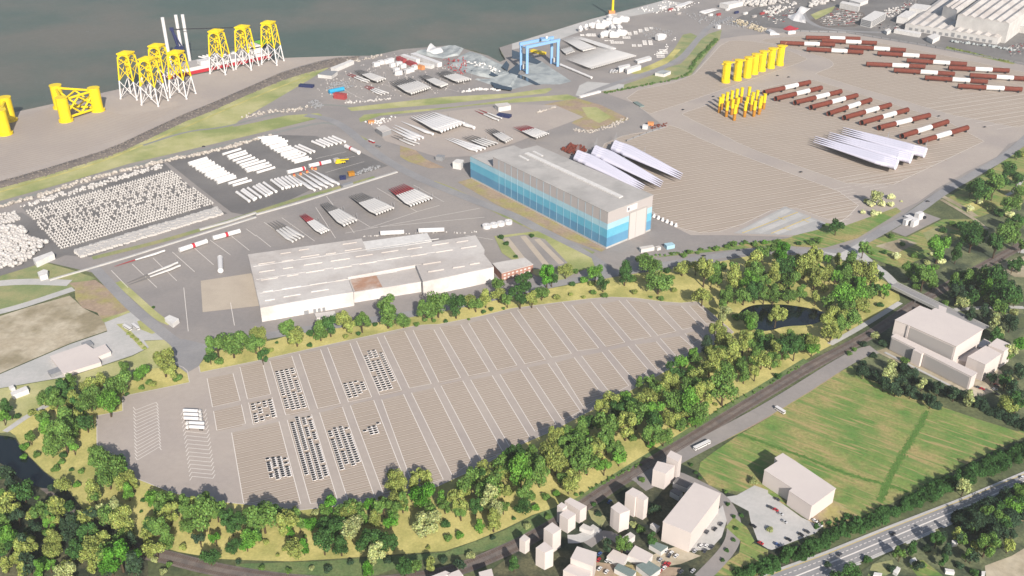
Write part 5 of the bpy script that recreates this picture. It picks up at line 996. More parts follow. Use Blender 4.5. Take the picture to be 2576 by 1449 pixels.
def car(p, a, label, group, me=None, color=None, s=1.0):
    o = bpy.data.objects.new('car', me or CW); COL.objects.link(o); o.location = p; o.rotation_euler.z = a; o.scale = (s, s, s)
    if color: o.color = col(*color, .8)
    return tag(o, label, 'car', group)
# parked cars on the parking blocks: (block, columns as fractions, rows t0..t1 per column, steps)
rk = random.Random(77); spots = []
def fill(key, name, n, cols, gaps=0.04):
    g = BLOCKS[key]
    for ci, (s, t0, t1) in enumerate(cols):
        for j in range(n):
            t = (j+.5)/n
            if t0 <= t <= t1 and rk.random() > gaps:
                p = g[0].lerp(g[1], s).lerp(g[3].lerp(g[2], s), t); spots.append((Vector((p.x, p.y, .85)), name, ci, j))
fill('c1', 'in the far left block', 26, ((.16, .24, .92), (.38, .24, .95), (.60, .24, .95), (.84, .22, .95)), .07)
fill('f1', 'in the far right block', 26, ((.12, .30, .95), (.35, .25, .95), (.58, .25, .95), (.84, .30, .86)), .05)
fill('e1', 'in the far middle block', 26, ((.14, .70, .96), (.38, .69, .96), (.61, .69, .96), (.84, .69, .90)), .06); fill('b2', 'in the small left block', 9, ((.16, .1, .95), (.40, .1, .95), (.64, .1, .95), (.88, .1, .95)), .08)
fill('c2', 'in the long near block', 40, ((.16, .02, .70), (.40, 0, .78), (.64, .02, .78), (.87, .02, .76)), .07); fill('d2', 'in the right near block', 40, ((.16, .26, .70), (.40, .22, .66), (.64, .22, .68), (.86, .24, .66)), .07)
fill('e2', 'in the sparse near block', 40, ((.2, .32, .35), (.42, .30, .40), (.62, .29, .40), (.82, .27, .30)), .1); fill('c0', 'in the wide corner block', 40, ((.60, .46, .70), (.71, .46, .72), (.82, .45, .70), (.93, .48, .70)), .1)
spots.sort(key=lambda q: q[0].y); seen = {}; mass = MB()
for k, (p, name, ci, j) in enumerate(spots):
    if k < 300:
        seen.setdefault((name, ci), []).append((j, p))
    else:
        ca, sa = math.cos(ROWANG), math.sin(ROWANG); b = len(mass.v); mass.v += [(p.x+q.co.x*ca-q.co.y*sa, p.y+q.co.x*sa+q.co.y*ca, p.z+q.co.z-.05) for q in CW.vertices]
        for pl in CW.polygons: mass.f.append(tuple(b+i for i in pl.vertices)); mass.m.append(pl.material_index); mass.sm.append(False)
for (name, ci), L in seen.items():
    L.sort()
    for i, (j, p) in enumerate(L): car(p, ROWANG, 'white parked car %s, %s from far end of column %s' % (name, nth(i+1), ['one', 'two', 'three', 'four'][ci]), 'white cars on the parking blocks')
if mass.v: tag(mass.build('parked_cars', ['car_white', 'dark_glass', 'dark', 'dark']), 'farther white cars on the upper parking blocks', 'cars', kind='stuff')
# articulated lorries
def lorry(p, a, label, flip):
    t = thing('lorry', label, 'lorry', (p.x, p.y, .55), a+(math.pi if flip else 0), 'white lorries in the bays')
    m = MB(); n = 10; rows = []
    for x, s in ((-7.2, .9), (-6.8, 1), (5.8, 1), (6.2, .92)): rows.append([(x, max(-1, min(1, 1.25*math.cos(6.2832*(i+.5)/n)))*1.35*s, 2.6+max(-1, min(1, 1.2*math.sin(6.2832*(i+.5)/n)))*1.5*s) for i in range(n)])
    m.grid(rows, 0, True, True); m.face(rows[0][::-1]); m.face(rows[-1]); m.build('trailer', 'white_gloss', t); MB().box((-.5, 0, .75), (13, 1.2, .4)).build('chassis', 'dark', t)
    c = MB().box((8.2, 0, .6), (2.4, 2.5, 2.0)).box((8.0, 0, 2.6), (2.0, 2.4, .9)).build('cab', 'white_soft', t); MB().box((9.42, 0, 1.9), (.08, 2.2, .9)).build('windscreen', 'dark_glass', c)
    for x in (-5.5, -4.3, -3.1, 6.6, 8.6):
        for s in (-1, 1): MB().tube([(x, s*1.0, .5), (x, s*1.32, .5)], .5, 9).build('wheel', 'dark', t)
for k, (x, y, fl) in enumerate(((1925, 1240, 0), (1930, 1278, 0), (1933, 1318, 0), (1975, 1364, 1), (1978, 1404, 1))):
    p = P(x/4, 724.5+y/4, 2.5); lorry(p, P(495, 1034).y*0-.09, 'white lorry with rounded trailer, %s from the top in the bays' % nth(k+1), fl)
# cars elsewhere
PAL = {'black': (40, 42, 48), 'dark grey': (78, 80, 86), 'silver': (190, 190, 192), 'red': (190, 48, 56), 'white': (232, 230, 228), 'blue': (70, 96, 150)}
def cars(where, lst, ang, group):
    cnt = {}
    for (s, c) in lst: cnt.setdefault(c, []).append(s)
    for c, L in cnt.items():
        for i, s in enumerate(sorted(L, key=lambda w: F(w)[0][0])):
            p = G(s)[0]; car((p.x, p.y, .75), ang+rk.uniform(-.12, .12), '%s car %s%s' % (c, where, '' if len(L) == 1 else ', %s from the left' % nth(i+1)), group, CP, PAL[c], 1.1)
cars('driving on the highway', [('33:1255,1035', 'black'), ('33:718,1245', 'dark grey'), ('33:1910,845', 'silver'), ('33:2555,470', 'white')], .62, 'cars on the highway')
cars('parked at the meadow office', [('33:75,795', 'red'), ('33:20,770', 'dark grey'), ('33:125,835', 'silver'), ('33:165,915', 'silver'), ('33:205,1095', 'black'), ('33:330,1045', 'black'), ('33:390,1015', 'dark grey'), ('33:90,1145', 'blue'), ('33:520,950', 'white'), ('33:470,905', 'white'), ('33:90,690', 'dark grey'), ('23:2500,1130', 'red'), ('23:2430,960', 'black')], -.7, 'cars at the meadow office')
cars('in the town yards', [('23:870,1300', 'red'), ('23:960,1305', 'white'), ('23:1000,1315', 'white'), ('23:1490,1300', 'silver'), ('23:1540,1340', 'red'), ('23:1575,1345', 'red'), ('23:1530,1380', 'white'), ('23:1490,1410', 'red'), ('23:1700,1420', 'dark grey'), ('23:880,1390', 'white'), ('23:950,1420', 'white'), ('23:1820,1410', 'silver'), ('23:1900,1160', 'white'), ('23:1950,1160', 'white'), ('23:2010,1170', 'dark grey'), ('23:1840,1210', 'silver'), ('23:1960,1020', 'dark grey'), ('23:2100,940', 'dark grey'), ('23:2040,990', 'black'), ('23:1940,1210', 'dark grey'), ('23:1600,1230', 'white'), ('23:1550,1210', 'silver'), ('23:1580,1260', 'dark grey'), ('23:1650,1260', 'white'), ('23:980,715', 'blue'), ('23:880,1240', 'blue')], .9, 'cars in the town')
cars('on the terminal roads', [('30:95,767', 'black'), ('30:207,782', 'black'), ('20:2025,978', 'black'), ('20:1720,1110', 'black'), ('30:1160,1122', 'dark grey'), ('30:1720,1175', 'dark grey'), ('31:330,290', 'black'), ('30:2180,1285', 'dark grey')], .4, 'cars on the terminal roads')
cars('at the white factory', [('32:2110,1010', 'dark grey'), ('32:2150,1025', 'red'), ('32:2290,985', 'red'), ('32:2300,1000', 'dark grey'), ('32:2280,1030', 'silver'), ('32:2300,1080', 'black')], -.5, 'cars at the white factory')
cars('on the public road', [('31:1605,585', 'black'), ('21:2280,1078', 'black'), ('21:1930,1135', 'black'), ('01:2050,33', 'black')], .2, 'cars on the public road')
# coaches and machines
def coach(s, label, body, roof='white_gloss'):
    a, b = G(s); c = (a+b)/2; d = b-a; L = d.length; t = thing('coach', label, 'coach', (c.x, c.y, .5), math.atan2(d.y, d.x), 'coaches and long vehicles'); MB().box((0, 0, .5), (L, 3, 1.3)).build('lower_body', body, t); MB().box((0, 0, 1.8), (L*.98, 2.9, .9)).build('window_band', 'dark_glass', t); MB().box((0, 0, 2.7), (L, 3, .5)).build('roof', roof, t)
    for x in (-.35, .3):
        for s_ in (-1, 1): MB().tube([(L*x, s_*1.2, .55), (L*x, s_*1.52, .55)], .55, 9).build('wheel', 'dark', t)
coach('23:1830,190 1985,115', 'long white coach on the service road', 'white_gloss'); coach('10:1140,1425 1190,1445', 'red and white bus on the works road', 'red'); coach('32:75,1220 165,1275', 'white van trailer at the edge of the meadow', 'white_soft')
coach('11:1210,28 1255,40', 'dark flat lorry behind the red bus', 'steel', 'steel')
coach('02:1250,395 1320,435', 'white lorry parked on the works verge, left one', 'white_soft'); coach('02:1340,385 1400,430', 'white lorry parked on the works verge, right one', 'white_soft')
for k, (s, e) in enumerate((('20:990,740', '20:1010,715'), ('20:1015,742', '20:1040,718'), ('20:1045,738', '20:1075,715'))): coach(s+' '+e, 'small white lorry left of the sheds, %s' % ['first', 'second', 'third'][k], 'white_soft')
p = G('11:850,195')[0]; A = (p.x, p.y, .3); t = thing('wheel_crane', 'yellow wheeled crane in the tower yard', 'crane', A)
MB().box((p.x, p.y, 1), (14, 4, 2), .3).build('carrier', 'yellow', t, A); MB().box((p.x-3, p.y, 3), (5, 4, 3), .3).build('cab', 'yellow', t, A); member(t, 'boom', (p.x-2, p.y, 5), (p.x+13, p.y-4, 8), .9, 'yellow', 6, A); MB().box((p.x-7, p.y+5, .6), (8, 6, 5), .6).build('counterweight', 'grey_paint', t, A)
for x in (-5, -1, 3, 6): MB().tube([(p.x+x, p.y-2.2, 1), (p.x+x, p.y+2.2, 1)], 1, 9).build('wheel', 'dark', t, A)
# silver plant on the compound beside the road
p = G('31:1450,790')[0]; A = (p.x, p.y, .5); t = thing('process_plant', 'white silo plant standing on the roadside compound', 'plant', A)
for (x, y, w, l, h, a) in ((1400, 810, 5, 12, 7, .5), (1470, 825, 4, 13, 8, .7), (1510, 760, 6, 10, 9, .6), (1430, 760, 13, 8, 3, .4)): q = G('31:%d,%d' % (x, y))[0]; MB().box((q.x, q.y, .5), (l, w, h), a).build('silo_box', 'white_gloss', t, A)
q0_, q1_ = G('31:1535,715 1570,760'); MB().tube([q0_+Vector((0, 0, 3)), q1_+Vector((0, 0, 3))], 2.4, 12, 0, True, 1).build('pipe', ['white_gloss', 'dark'], t, A)
# fence lines along the terminal
for lab, s in (('dark fence along the top edge of the terminal', 'F:1990,79 2130,83 2330,116 2576,163'), ('dark wall beside the plot by the junction', '20:1150,1425 1350,1345 1540,1285')):
    pts = G(s); t = thing('fence', lab, 'fence', tuple(pts[0])); A = tuple(pts[0])
    for a, b in zip(pts[:-1], pts[1:]):
        d = b-a; n = Vector((-d.y, d.x, 0)).normalized()*.3; k = int(d.length//20)+1; MB().prism([a-n, b-n, b+n, a+n], .4, 2.4).build('panel', 'steel', t, A)
        for i in range(k): e = a.lerp(b, i/k); MB().box((e.x, e.y, .3), (.9, .9, 2.8)).build('post', 'dark', t, A)

# distant vehicles and clutter too small to tell apart
far = MB(); rf = random.Random(8)
def farcars(s, n, ang):
    poly = G(s); xs = [p.x for p in poly]; ys = [p.y for p in poly]; k = 0
    while k < n:
        x, y = rf.uniform(min(xs), max(xs)), rf.uniform(min(ys), max(ys)); ins = False
        for i in range(len(poly)):
            a, b = poly[i], poly[i-1]
            if (a.y > y) != (b.y > y) and x < (b.x-a.x)*(y-a.y)/(b.y-a.y)+a.x: ins = not ins
        if not ins: continue
        k += 1; y = round(y/14)*14; far.box((x, y, .5), (4.6, 2, .9), ang, k % 4).box((x-.3, y, 1.4), (2.4, 1.7, .6), ang, 4)
farcars('30:520,200 700,90 950,140 880,260 560,260', 150, .1); farcars('30:1150,150 1350,60 1420,-20 1600,-20 1300,120', 90, .2); farcars('30:-100,150 200,100 350,10 300,180 60,250', 60, .3); farcars('30:1050,260 1300,250 1350,330 1100,320', 24, 0); farcars('30:2350,470 2576,440 2576,560 2430,560', 30, .2)
tag(far.build('distant_cars', ['car_white', 'steel', 'grey_paint', 'container_red', 'dark_glass']), 'distant parked cars around the grey factory', 'cars', kind='stuff')
heap('yard_clutter', 'pallets and parts strewn over the boat yard', '10:560,980 700,800 900,720 1300,560 1500,520 1900,660 2200,800 2050,930 1400,980 900,1030', 420, .5, 1.7, .6, 'grey_paint'); heap('yard_clutter', 'pale scraps along the edge of the blade yard', '10:1100,1230 1250,1190 1450,1170 1300,1240 1200,1290', 120, .6, 1.8, 1, 'white_soft')
heap('yard_clutter', 'rows of dark parts on the nacelle quay', '20:1280,310 1420,270 1620,320 1560,400 1350,390', 320, .5, 1.4, .5, 'steel'); heap('yard_clutter', 'pale parts along the river road fence', '20:1420,560 1560,440 1660,370 1640,420 1500,560', 130, .7, 2, .8, 'white_soft'); heap('yard_clutter', 'dark scrap by the tower yard corner', '11:990,320 1050,260 1200,220 1280,230 1100,300', 120, .8, 2, 1.4, 'steel'); heap('yard_clutter', 'mixed scrap at the right end of the waste ground', '20:1380,1270 1560,1240 1540,1280 1400,1300', 60, .7, 1.6, .8, 'rust')
heap('yard_clutter', 'white parts massed at the quay top edge', '20:2440,60 2576,30 30:250,-20 200,40 0,30', 160, 1.5, 4, 3, 'pebble_white'); heap('yard_clutter', 'stones edging the lower yard behind the warehouse', '11:1060,940 1400,910 1900,890 2100,900 2250,880', 30, .5, 1.3, .6, 'pebble_white', 1.5)

heap('yard_clutter', 'small coloured parts beside the dock covers', '10:1880,620 2080,580 2160,700 2060,760 1920,700', 120, .6, 1.8, 4, 'container_red'); heap('yard_clutter', 'white parts stacked under the crumpled cover', '10:2080,640 2250,640 2480,720 2440,760 2250,700', 160, .8, 2.4, 5, 'white_soft'); heap('yard_clutter', 'grey parts between the top right crates', '20:1700,120 2100,160 2500,230 2400,290 1900,240', 260, .8, 2.2, .8, 'steel')
heap('yard_clutter', 'pale crates along the far quay edge', '20:1240,100 1540,20 1900,30 1700,110 1400,140', 130, .9, 2.6, 1, 'white_soft'); heap('yard_clutter', 'white stacks between factory loop and office', '30:1150,120 1290,60 1360,110 1280,160 1200,180', 120, 1, 3, 1.5, 'pebble_white')
for k, (x, y, m) in enumerate(((1500, 90, 'white_soft'), (1580, 110, 'container_red'), (1660, 150, 'grey_paint'), (1980, 165, 'white_soft'), (2060, 160, 'container_red'), (2150, 110, 'white_soft'), (2240, 140, 'navy'), (2330, 150, 'white_soft'), (2420, 180, 'grey_paint'), (2500, 150, 'container_red'))):
    boxline('container', 'freight container in the top right yard, %s from the left' % nth(k+1), 'container', '20:%d,%d %d,%d' % (x, y, x+34, y-9), 4.5, 4.5, m, 'containers in the top right yard')
# ================================================================ TREES AND SHRUBS
LEAFCOL = {'d': ('dark green', (62, 94, 52)), 'm': ('mid green', (92, 122, 64)), 'o': ('olive', (130, 142, 80)), 'b': ('bright green', (92, 134, 58)),
           'B': ('vivid green', (76, 124, 46)), 'g': ('grey-green', (148, 158, 110)), 'p': ('pale green', (198, 204, 158)), 'k': ('blackish green', (56, 76, 58))}
def leaf_mesh(name, lobes, n, size, seed):
    r = random.Random(seed); v = []; f = []; tone = []
    tot = sum(l[3]**2 for l in lobes)
    for (cx, cy, cz, lr) in lobes:
        lt = r.uniform(.84, 1.16)
        for _ in range(int(n*lr*lr/tot)):
            while True:
                d = Vector((r.uniform(-1, 1), r.uniform(-1, 1), r.uniform(-1, 1)))
                if .05 < d.length < 1: break
            d.normalize()
            if d.z < -.55 and r.random() < .7: continue
            rad = lr*(r.uniform(.72, 1.06) if r.random() < .8 else r.uniform(.3, .8))
            p = Vector((cx, cy, cz))+d*rad
            nn = (d*1.1+Vector((r.uniform(-1, 1), r.uniform(-1, 1), r.uniform(-.4, 1)))).normalized()
            u = nn.cross(Vector((r.uniform(-1, 1), r.uniform(-1, 1), r.uniform(-1, 1))))
            if u.length < .05: continue
            u.normalize(); w = nn.cross(u); s = size*r.uniform(.6, 1.35); q = s*r.uniform(.5, .9)
            b = len(v); v += [tuple(p+u*s), tuple(p+w*q), tuple(p-u*s), tuple(p-w*q)]; f.append((b, b+1, b+2, b+3))
            t = lt*r.uniform(.55, 1.5); h = r.uniform(.92, 1.16); tone.append((t*h, t, t*r.uniform(.75, 1.1), 1))
    me = bpy.data.meshes.new(name); me.from_pydata(v, [], f); me.materials.append(MATS['leaves'])
    a = me.color_attributes.new('tone', 'FLOAT_COLOR', 'CORNER'); a.data.foreach_set('color', [c for t in tone for _ in range(4) for c in t])
    me.update(); return me
def lobes(kind, r):
    L = []
    if kind == 'round':
        L = [(0, 0, 1.25, .62)]
        for k in range(9):
            a = k*2.4+r.uniform(-.3, .3); z = r.uniform(.85, 1.75); q = .62*math.sqrt(max(.1, 1-((z-1.25)/.8)**2))+.05
            L.append((math.cos(a)*q, math.sin(a)*q, z, r.uniform(.3, .46)))
    elif kind == 'wide':
        for k in range(11):
            a = k*2.4; q = r.uniform(.25, .75); L.append((math.cos(a)*q, math.sin(a)*q, 1.05+r.uniform(-.2, .45)-.3*q, r.uniform(.3, .48)))
    elif kind == 'clumpy':
        for k in range(8):
            a = k*2.4+r.uniform(-.5, .5); q = r.uniform(.1, .7); L.append((math.cos(a)*q, math.sin(a)*q, r.uniform(.75, 1.95), r.uniform(.26, .42)))
    else:
        for k in range(9):
            z = .6+k*.17; q = .42*math.sin(min(1, (k+2)/9*1.05)*math.pi)**.6; a = k*2.4; L.append((math.cos(a)*q, math.sin(a)*q, z, r.uniform(.3, .42)))
    return L
CROWN = []; TRUNK = []; LIGHT = []
for k, kd in enumerate(['round', 'wide', 'clumpy', 'tall', 'round', 'clumpy', 'wide', 'tall', 'clumpy', 'round', 'wide', 'clumpy']):
    rr_ = random.Random(50+k); Lb = lobes(kd, rr_)
    CROWN.append(leaf_mesh('crown', Lb, 2600, .072, 60+k)); LIGHT.append(leaf_mesh('crown', Lb, 1000, .115, 70+k))
    t = MB(); t.tube([(0, 0, -.05), (.02, 0, .5), (0, .03, 1.2)], [.085, .06, .03], 7)
    for (x, y, z, lr) in Lb[1:6]: t.tube([(0, 0, .45+.1*rr_.random()), (x*.5, y*.5, z*.78), (x*.85, y*.85, z)], [.035, .025, .01], 5)
    TRUNK.append(t.build('trunk', 'bark').data)
for o in [o for o in COL.objects if o.name.startswith('trunk')]: bpy.data.objects.remove(o)
BUSH = []
for k in range(4):
    rr_ = random.Random(90+k); Lb = [(0, 0, .5, .6)]+[(math.cos(a*2.1)*.45, math.sin(a*2.1)*.45, rr_.uniform(.3, .6), rr_.uniform(.3, .5)) for a in range(6)]
    BUSH.append(leaf_mesh('shrub', Lb, 1100, .11, 95+k))
T = {
'02': "430,1085,75,m 560,1120,90,m 620,1010,90,d 700,930,70,m 740,1120,90,o 920,930,85,o 1000,940,60,o 890,1090,110,m 1090,1170,95,b 1190,900,115,m 1250,820,70,m 1410,820,75,b 1640,740,110,o 1720,830,70,o 1780,910,50,m 1385,910,45,m 1500,945,40,m 1540,965,40,o 1425,1000,35,m 1275,1070,25,d 320,1255,45,o 415,1260,45,o 470,1400,85,b 650,1300,110,m 690,1390,100,m 2110,690,55,d 2180,570,95,m 2330,540,115,m 2420,500,85,m 2560,540,85,m 2210,740,50,m 2360,650,40,m 1290,460,20,o 1330,490,22,o 1375,520,24,o 1410,560,24,o 1455,605,24,o 1150,1000,45,d 740,1230,70,d 830,1290,40,b 870,1410,40,m 1545,195,18,d 60,1200,70,d 30,1300,60,b 170,1290,40,d",
'12': "30,450,85,o 30,560,60,d 90,640,50,m 60,690,60,d 310,420,95,m 400,460,90,o 545,460,42,d 640,410,85,m 740,370,85,d 870,290,85,o 950,370,65,o 1060,335,80,m 1195,370,30,d 540,575,32,d 210,550,20,d 1330,190,90,m 1320,270,95,m 1480,310,65,m 1480,370,35,m 1690,200,95,m 1830,160,95,m 1770,240,60,m 2010,185,85,d 2140,100,75,o 2210,150,65,m 2310,90,75,o 2440,50,65,o 2530,120,55,m 2365,210,30,d 2290,240,26,d 1910,335,26,d 1615,370,30,m 1790,330,26,m 1700,320,30,m 1030,460,30,d 2490,205,20,m 900,490,30,o 2140,315,18,m 150,630,30,o",
'22': "80,70,95,d 200,110,65,o 300,30,65,m 450,90,42,o 590,60,26,o 720,90,24,o 820,45,34,m 935,75,36,m 1230,40,38,o 1400,90,20,m 1500,105,36,m 1630,20,36,o 1920,60,85,o 2130,130,75,m 2130,260,80,g 2180,50,75,m 2340,50,85,m 2450,30,85,d 2540,70,65,m 2260,295,50,b 2400,290,95,m 2390,380,75,b 2060,450,85,o 1960,560,75,k 2130,540,75,o 2020,620,65,o 2220,630,105,o 2330,550,95,o 2450,470,85,m 2540,560,75,d 2050,700,85,o 2110,650,75,m 1990,780,95,o 2150,790,65,m 2310,780,65,m 1850,900,90,o 1560,950,80,o 1530,1030,75,o 1640,950,75,o 1990,970,95,m 2130,1010,125,m 1800,990,95,m 1900,1080,105,o 1380,1080,75,o 1640,1130,105,m 1780,1160,115,b 1880,1230,95,m 1740,1250,60,o 1010,1150,85,o 900,1200,85,o 1180,1180,105,d 1320,1150,95,o 1100,1250,95,d 1260,1280,105,m 950,1330,115,m 1150,1380,115,o 1400,1270,105,b 1420,1390,105,d 700,1420,85,m 1600,1300,75,o 1700,1360,65,m 1860,1310,70,b 2220,870,32,m 2450,850,65,o 2520,700,85,o 2450,680,85,m 2340,880,60,m 2050,1170,25,o 1560,870,20,d",
'32': "85,270,90,o 20,500,50,m 60,60,75,m 140,60,50,m 220,50,75,m 330,50,65,m 480,100,55,o 600,140,55,m 770,80,105,b 870,60,95,b 920,130,85,o 1180,30,55,b 1130,165,42,d 1000,230,32,o 790,230,95,m 740,290,85,o 830,310,85,m 620,330,95,o 640,430,85,o 720,370,70,m 380,490,62,m 430,540,70,o 200,500,66,m 240,560,75,d 150,600,85,d 270,630,75,d 450,600,65,b 60,640,85,o 40,720,75,m 100,890,38,d 100,760,50,o 1000,60,60,m 1090,40,50,o 2390,60,125,d 2200,30,75,b 2530,550,65,B 2420,1150,85,o 2545,1170,45,m 1240,860,75,g 960,840,55,k 1080,880,50,k 1170,960,60,k 1330,930,60,k 1290,1010,60,k 1400,850,55,k 1440,1040,55,k 1520,1090,50,k 1560,960,55,g 1640,1140,55,k 1720,1180,40,k 1720,1000,60,k 1880,1060,60,k 2020,1110,60,g 2100,1170,50,k 960,760,40,k 1060,680,40,k 1250,760,55,g 1380,730,45,m 870,620,30,m 820,660,30,m 1080,480,50,g 960,560,45,k 1160,560,50,k 2040,270,60,k 2180,250,70,k 2280,330,60,g 2450,330,80,k 2480,240,50,g 2340,460,55,g 2400,880,50,m 1900,60,80,k 1960,130,60,g 2050,60,60,k 1790,150,40,m 2250,100,60,o 2450,1000,50,g",
'31': "2410,290,65,d 2280,420,95,m 2130,470,85,d 2350,380,60,d 2190,500,60,m 2450,600,85,m 2500,760,80,d 2450,850,95,m 2300,1010,95,d 2380,930,85,m 2030,830,85,d 2060,950,95,d 1930,820,50,d 1730,1030,115,b 1900,1110,65,d 1440,1240,85,m 1570,1340,95,m 1630,1300,55,b 2020,1340,75,m 2250,1340,115,d 2350,1420,65,d 2170,1390,60,m 1090,535,55,g 1240,530,42,p 1145,600,42,p 1040,600,44,p 1235,605,38,p 990,570,36,g 955,685,30,p 1070,695,48,p 1125,690,24,p 1342,576,14,p 690,825,62,d 130,1100,95,B 60,1050,50,m 450,1140,85,o 380,1220,95,o 150,1260,95,d 60,1330,85,o 230,1340,85,m 480,1330,95,o 580,1320,65,o 830,1210,95,m 790,1300,85,m 950,1280,95,o 1040,1330,85,o 920,1410,65,b 750,1420,65,m 300,1150,50,o 100,980,40,m 430,990,40,m 510,970,45,m 310,1000,30,d 960,1060,60,m 1040,1090,36,m 2130,590,36,p 2030,650,44,p 2440,710,52,p 2520,600,40,g 1740,1180,45,p 1660,1110,30,p 2140,880,50,g 1760,870,40,d 1860,800,36,m 1240,930,34,m 1170,1090,30,d 1290,1130,50,p 1470,1120,40,m 1350,1010,30,d 1600,1190,40,g 2330,700,50,d 2250,640,50,g 2420,200,40,m 2520,330,60,d 2560,450,70,m 1690,1240,40,m 1500,1430,50,m 2560,100,50,o 560,820,18,m",
'21': "350,1320,90,B 400,1350,60,d 540,1260,65,o 840,1290,70,b 720,1370,45,b 130,1390,85,d 920,1410,55,d 610,1410,34,d 1140,1300,85,d 1210,1360,50,m 1320,1180,65,m 1400,1220,95,m 1480,1340,115,m 1720,1210,80,o 1600,1340,40,m 1940,1300,95,o 1850,1240,55,o 2090,1260,85,m 2230,1260,55,m 2450,1170,95,o 2520,1090,65,m 2440,1280,85,m 2230,1360,95,o 2380,1400,85,b 2010,1350,65,m 2230,1000,44,m 2050,1055,34,m 2170,1030,34,m 2350,990,28,m 1730,1120,36,m 1780,1090,28,m 1870,1095,22,m 2440,1010,32,m 2540,990,34,b 200,925,28,d 40,1130,24,d 640,1280,34,m 800,1400,40,o 2520,1380,70,m 1560,1280,40,d",
'11': "2470,940,30,d 2520,1000,34,d 2440,1420,60,m",
'03': "20,660,90,m 30,440,45,b 245,590,55,o 310,820,55,o 240,250,38,b 245,150,48,b 300,60,55,m 500,130,95,m 640,60,115,m 740,160,55,b 640,230,45,d 370,230,42,m 560,370,46,m 720,380,26,d 620,300,42,m 820,400,36,m 960,190,65,m 970,270,75,m 1090,320,125,m 1200,330,65,d 1080,440,105,m 1190,400,75,b 1300,430,48,o 1260,500,85,o 1340,520,65,o 1290,610,65,b 640,540,65,o 770,530,42,b 930,600,85,o 960,660,60,m 1140,680,42,g 1060,770,95,g 1170,790,85,g 1100,850,95,m 1230,900,95,o 1260,980,85,o 900,790,42,b 820,880,65,g 905,910,36,o 460,760,48,b 585,755,34,b 370,665,26,b 175,715,22,b 590,870,34,b 490,920,65,b 460,1010,50,m 850,1030,95,d 950,1090,100,o 780,1180,115,d 890,1210,95,o 1060,1090,75,o 1000,1220,105,o 1200,1240,135,B 1330,1280,105,B 1110,1330,95,B 270,1080,65,o 270,1180,105,o 520,1080,65,o 500,1170,85,o 580,1120,65,o 150,1280,65,o 60,1340,65,o 230,1390,65,o 430,1310,65,b 400,1400,75,b 500,1350,55,b 650,1420,95,g 920,1360,55,o 30,1020,110,b 90,1090,85,d 50,920,65,m 30,1210,50,d 1420,800,20,d 1640,740,50,o 1560,860,115,o 1700,830,85,o 1500,940,85,d 1480,1050,55,o 1500,1150,85,o 1680,1080,85,m 1570,1170,80,o 1600,1000,105,m 1880,820,95,m 1930,740,65,o 2090,720,85,m 2050,840,125,m 2180,800,85,m 1880,930,75,m 2260,880,85,d 2380,870,85,d 2330,950,80,d 2500,830,75,m 2540,930,85,m 2520,1060,85,b 2010,1080,65,k 2110,1240,85,d 2170,1070,60,B 2340,1140,75,d 2480,1120,65,B 1840,1160,42,o 2400,1310,34,k 100,520,60,k 180,860,70,k 330,960,70,k 640,950,60,k 700,1050,60,k 1320,1120,50,k 1440,690,26,d 520,560,50,k 1560,1290,36,g 1700,1330,36,m 1640,1410,40,g",
'13': "70,750,65,m 70,860,125,m 180,830,65,m 20,1050,55,d 300,860,65,o 390,830,55,o 340,930,105,o 440,930,65,m 330,1000,60,B 540,900,75,B 600,810,44,g 750,720,90,B 700,790,75,m 720,900,105,d 820,930,95,d 950,740,60,m 940,820,75,o 960,920,115,g 1060,860,55,m 1130,740,65,B 1100,900,42,b 1190,870,70,o 1260,680,42,o 1400,700,95,o 1380,780,105,m 1480,690,65,o 1360,900,65,B 1400,480,90,o 1360,410,50,o 1440,560,75,o 1620,440,55,o 1700,470,65,o 1680,590,115,B 1590,530,65,o 1870,680,65,b 1750,760,65,m 1700,910,115,g 1790,860,65,g 1900,740,65,m 1910,930,50,d 2030,520,34,o 2130,520,55,o 2100,600,55,o 2010,720,105,o 2060,800,75,m 2210,740,85,d 2340,690,105,g 2320,470,105,o 2280,380,65,o 2400,360,55,o 2450,430,65,o 2330,580,105,m 2500,560,75,o 2540,400,65,o 2550,280,44,m 2420,800,85,g 2390,900,85,o 2250,950,60,b 2050,1040,50,b 1930,1070,45,m 1120,1080,115,d 1250,1060,115,d 1380,1110,65,d 1190,1210,95,g 1160,1310,55,g 1120,1380,65,B 680,1120,95,d 850,1130,95,d 390,1130,105,o 480,1160,65,B 1735,1165,26,o 220,1240,22,o 1500,1380,95,d 1600,1340,65,m 1750,1330,65,o 2490,760,55,m 100,1110,36,o 300,1170,40,o 490,1050,24,m 2160,1240,50,g 2050,1320,55,k 1880,1290,50,k 950,1310,40,k 720,1380,50,k 1330,1290,50,k 2380,1060,34,k 60,1370,36,m 330,1400,34,m 560,1370,34,g",
'23': "50,230,95,d 90,420,115,b 230,330,85,m 420,60,85,o 390,200,115,o 520,120,85,m 560,30,75,m 440,300,105,o 600,230,95,m 700,130,115,m 760,280,115,m 680,330,85,m 860,100,95,o 960,90,105,m 1050,180,85,m 1080,260,65,b 930,340,75,b 820,210,95,o 1220,60,50,m 1380,30,95,m 1530,30,85,m 1390,120,50,B 600,480,85,o 570,550,60,o 490,470,55,m 150,620,95,m 110,720,75,d 240,760,48,b 340,650,50,m 450,620,40,b 280,420,105,m 20,870,25,d 1110,1160,85,m 1290,980,50,m 1220,930,40,g 1400,1090,60,d 20,1330,65,d 2430,500,45,g 1310,480,36,m 360,850,36,m 820,730,30,d 1440,760,60,k 950,1140,60,k 870,820,40,k 2310,840,26,d 1800,330,24,d 1850,410,24,d 1890,460,24,d 2170,730,24,d 2230,850,26,d 2250,970,26,d 2230,1085,26,d 2160,1190,26,d 2120,1290,26,d 150,950,45,g 2150,600,26,m",
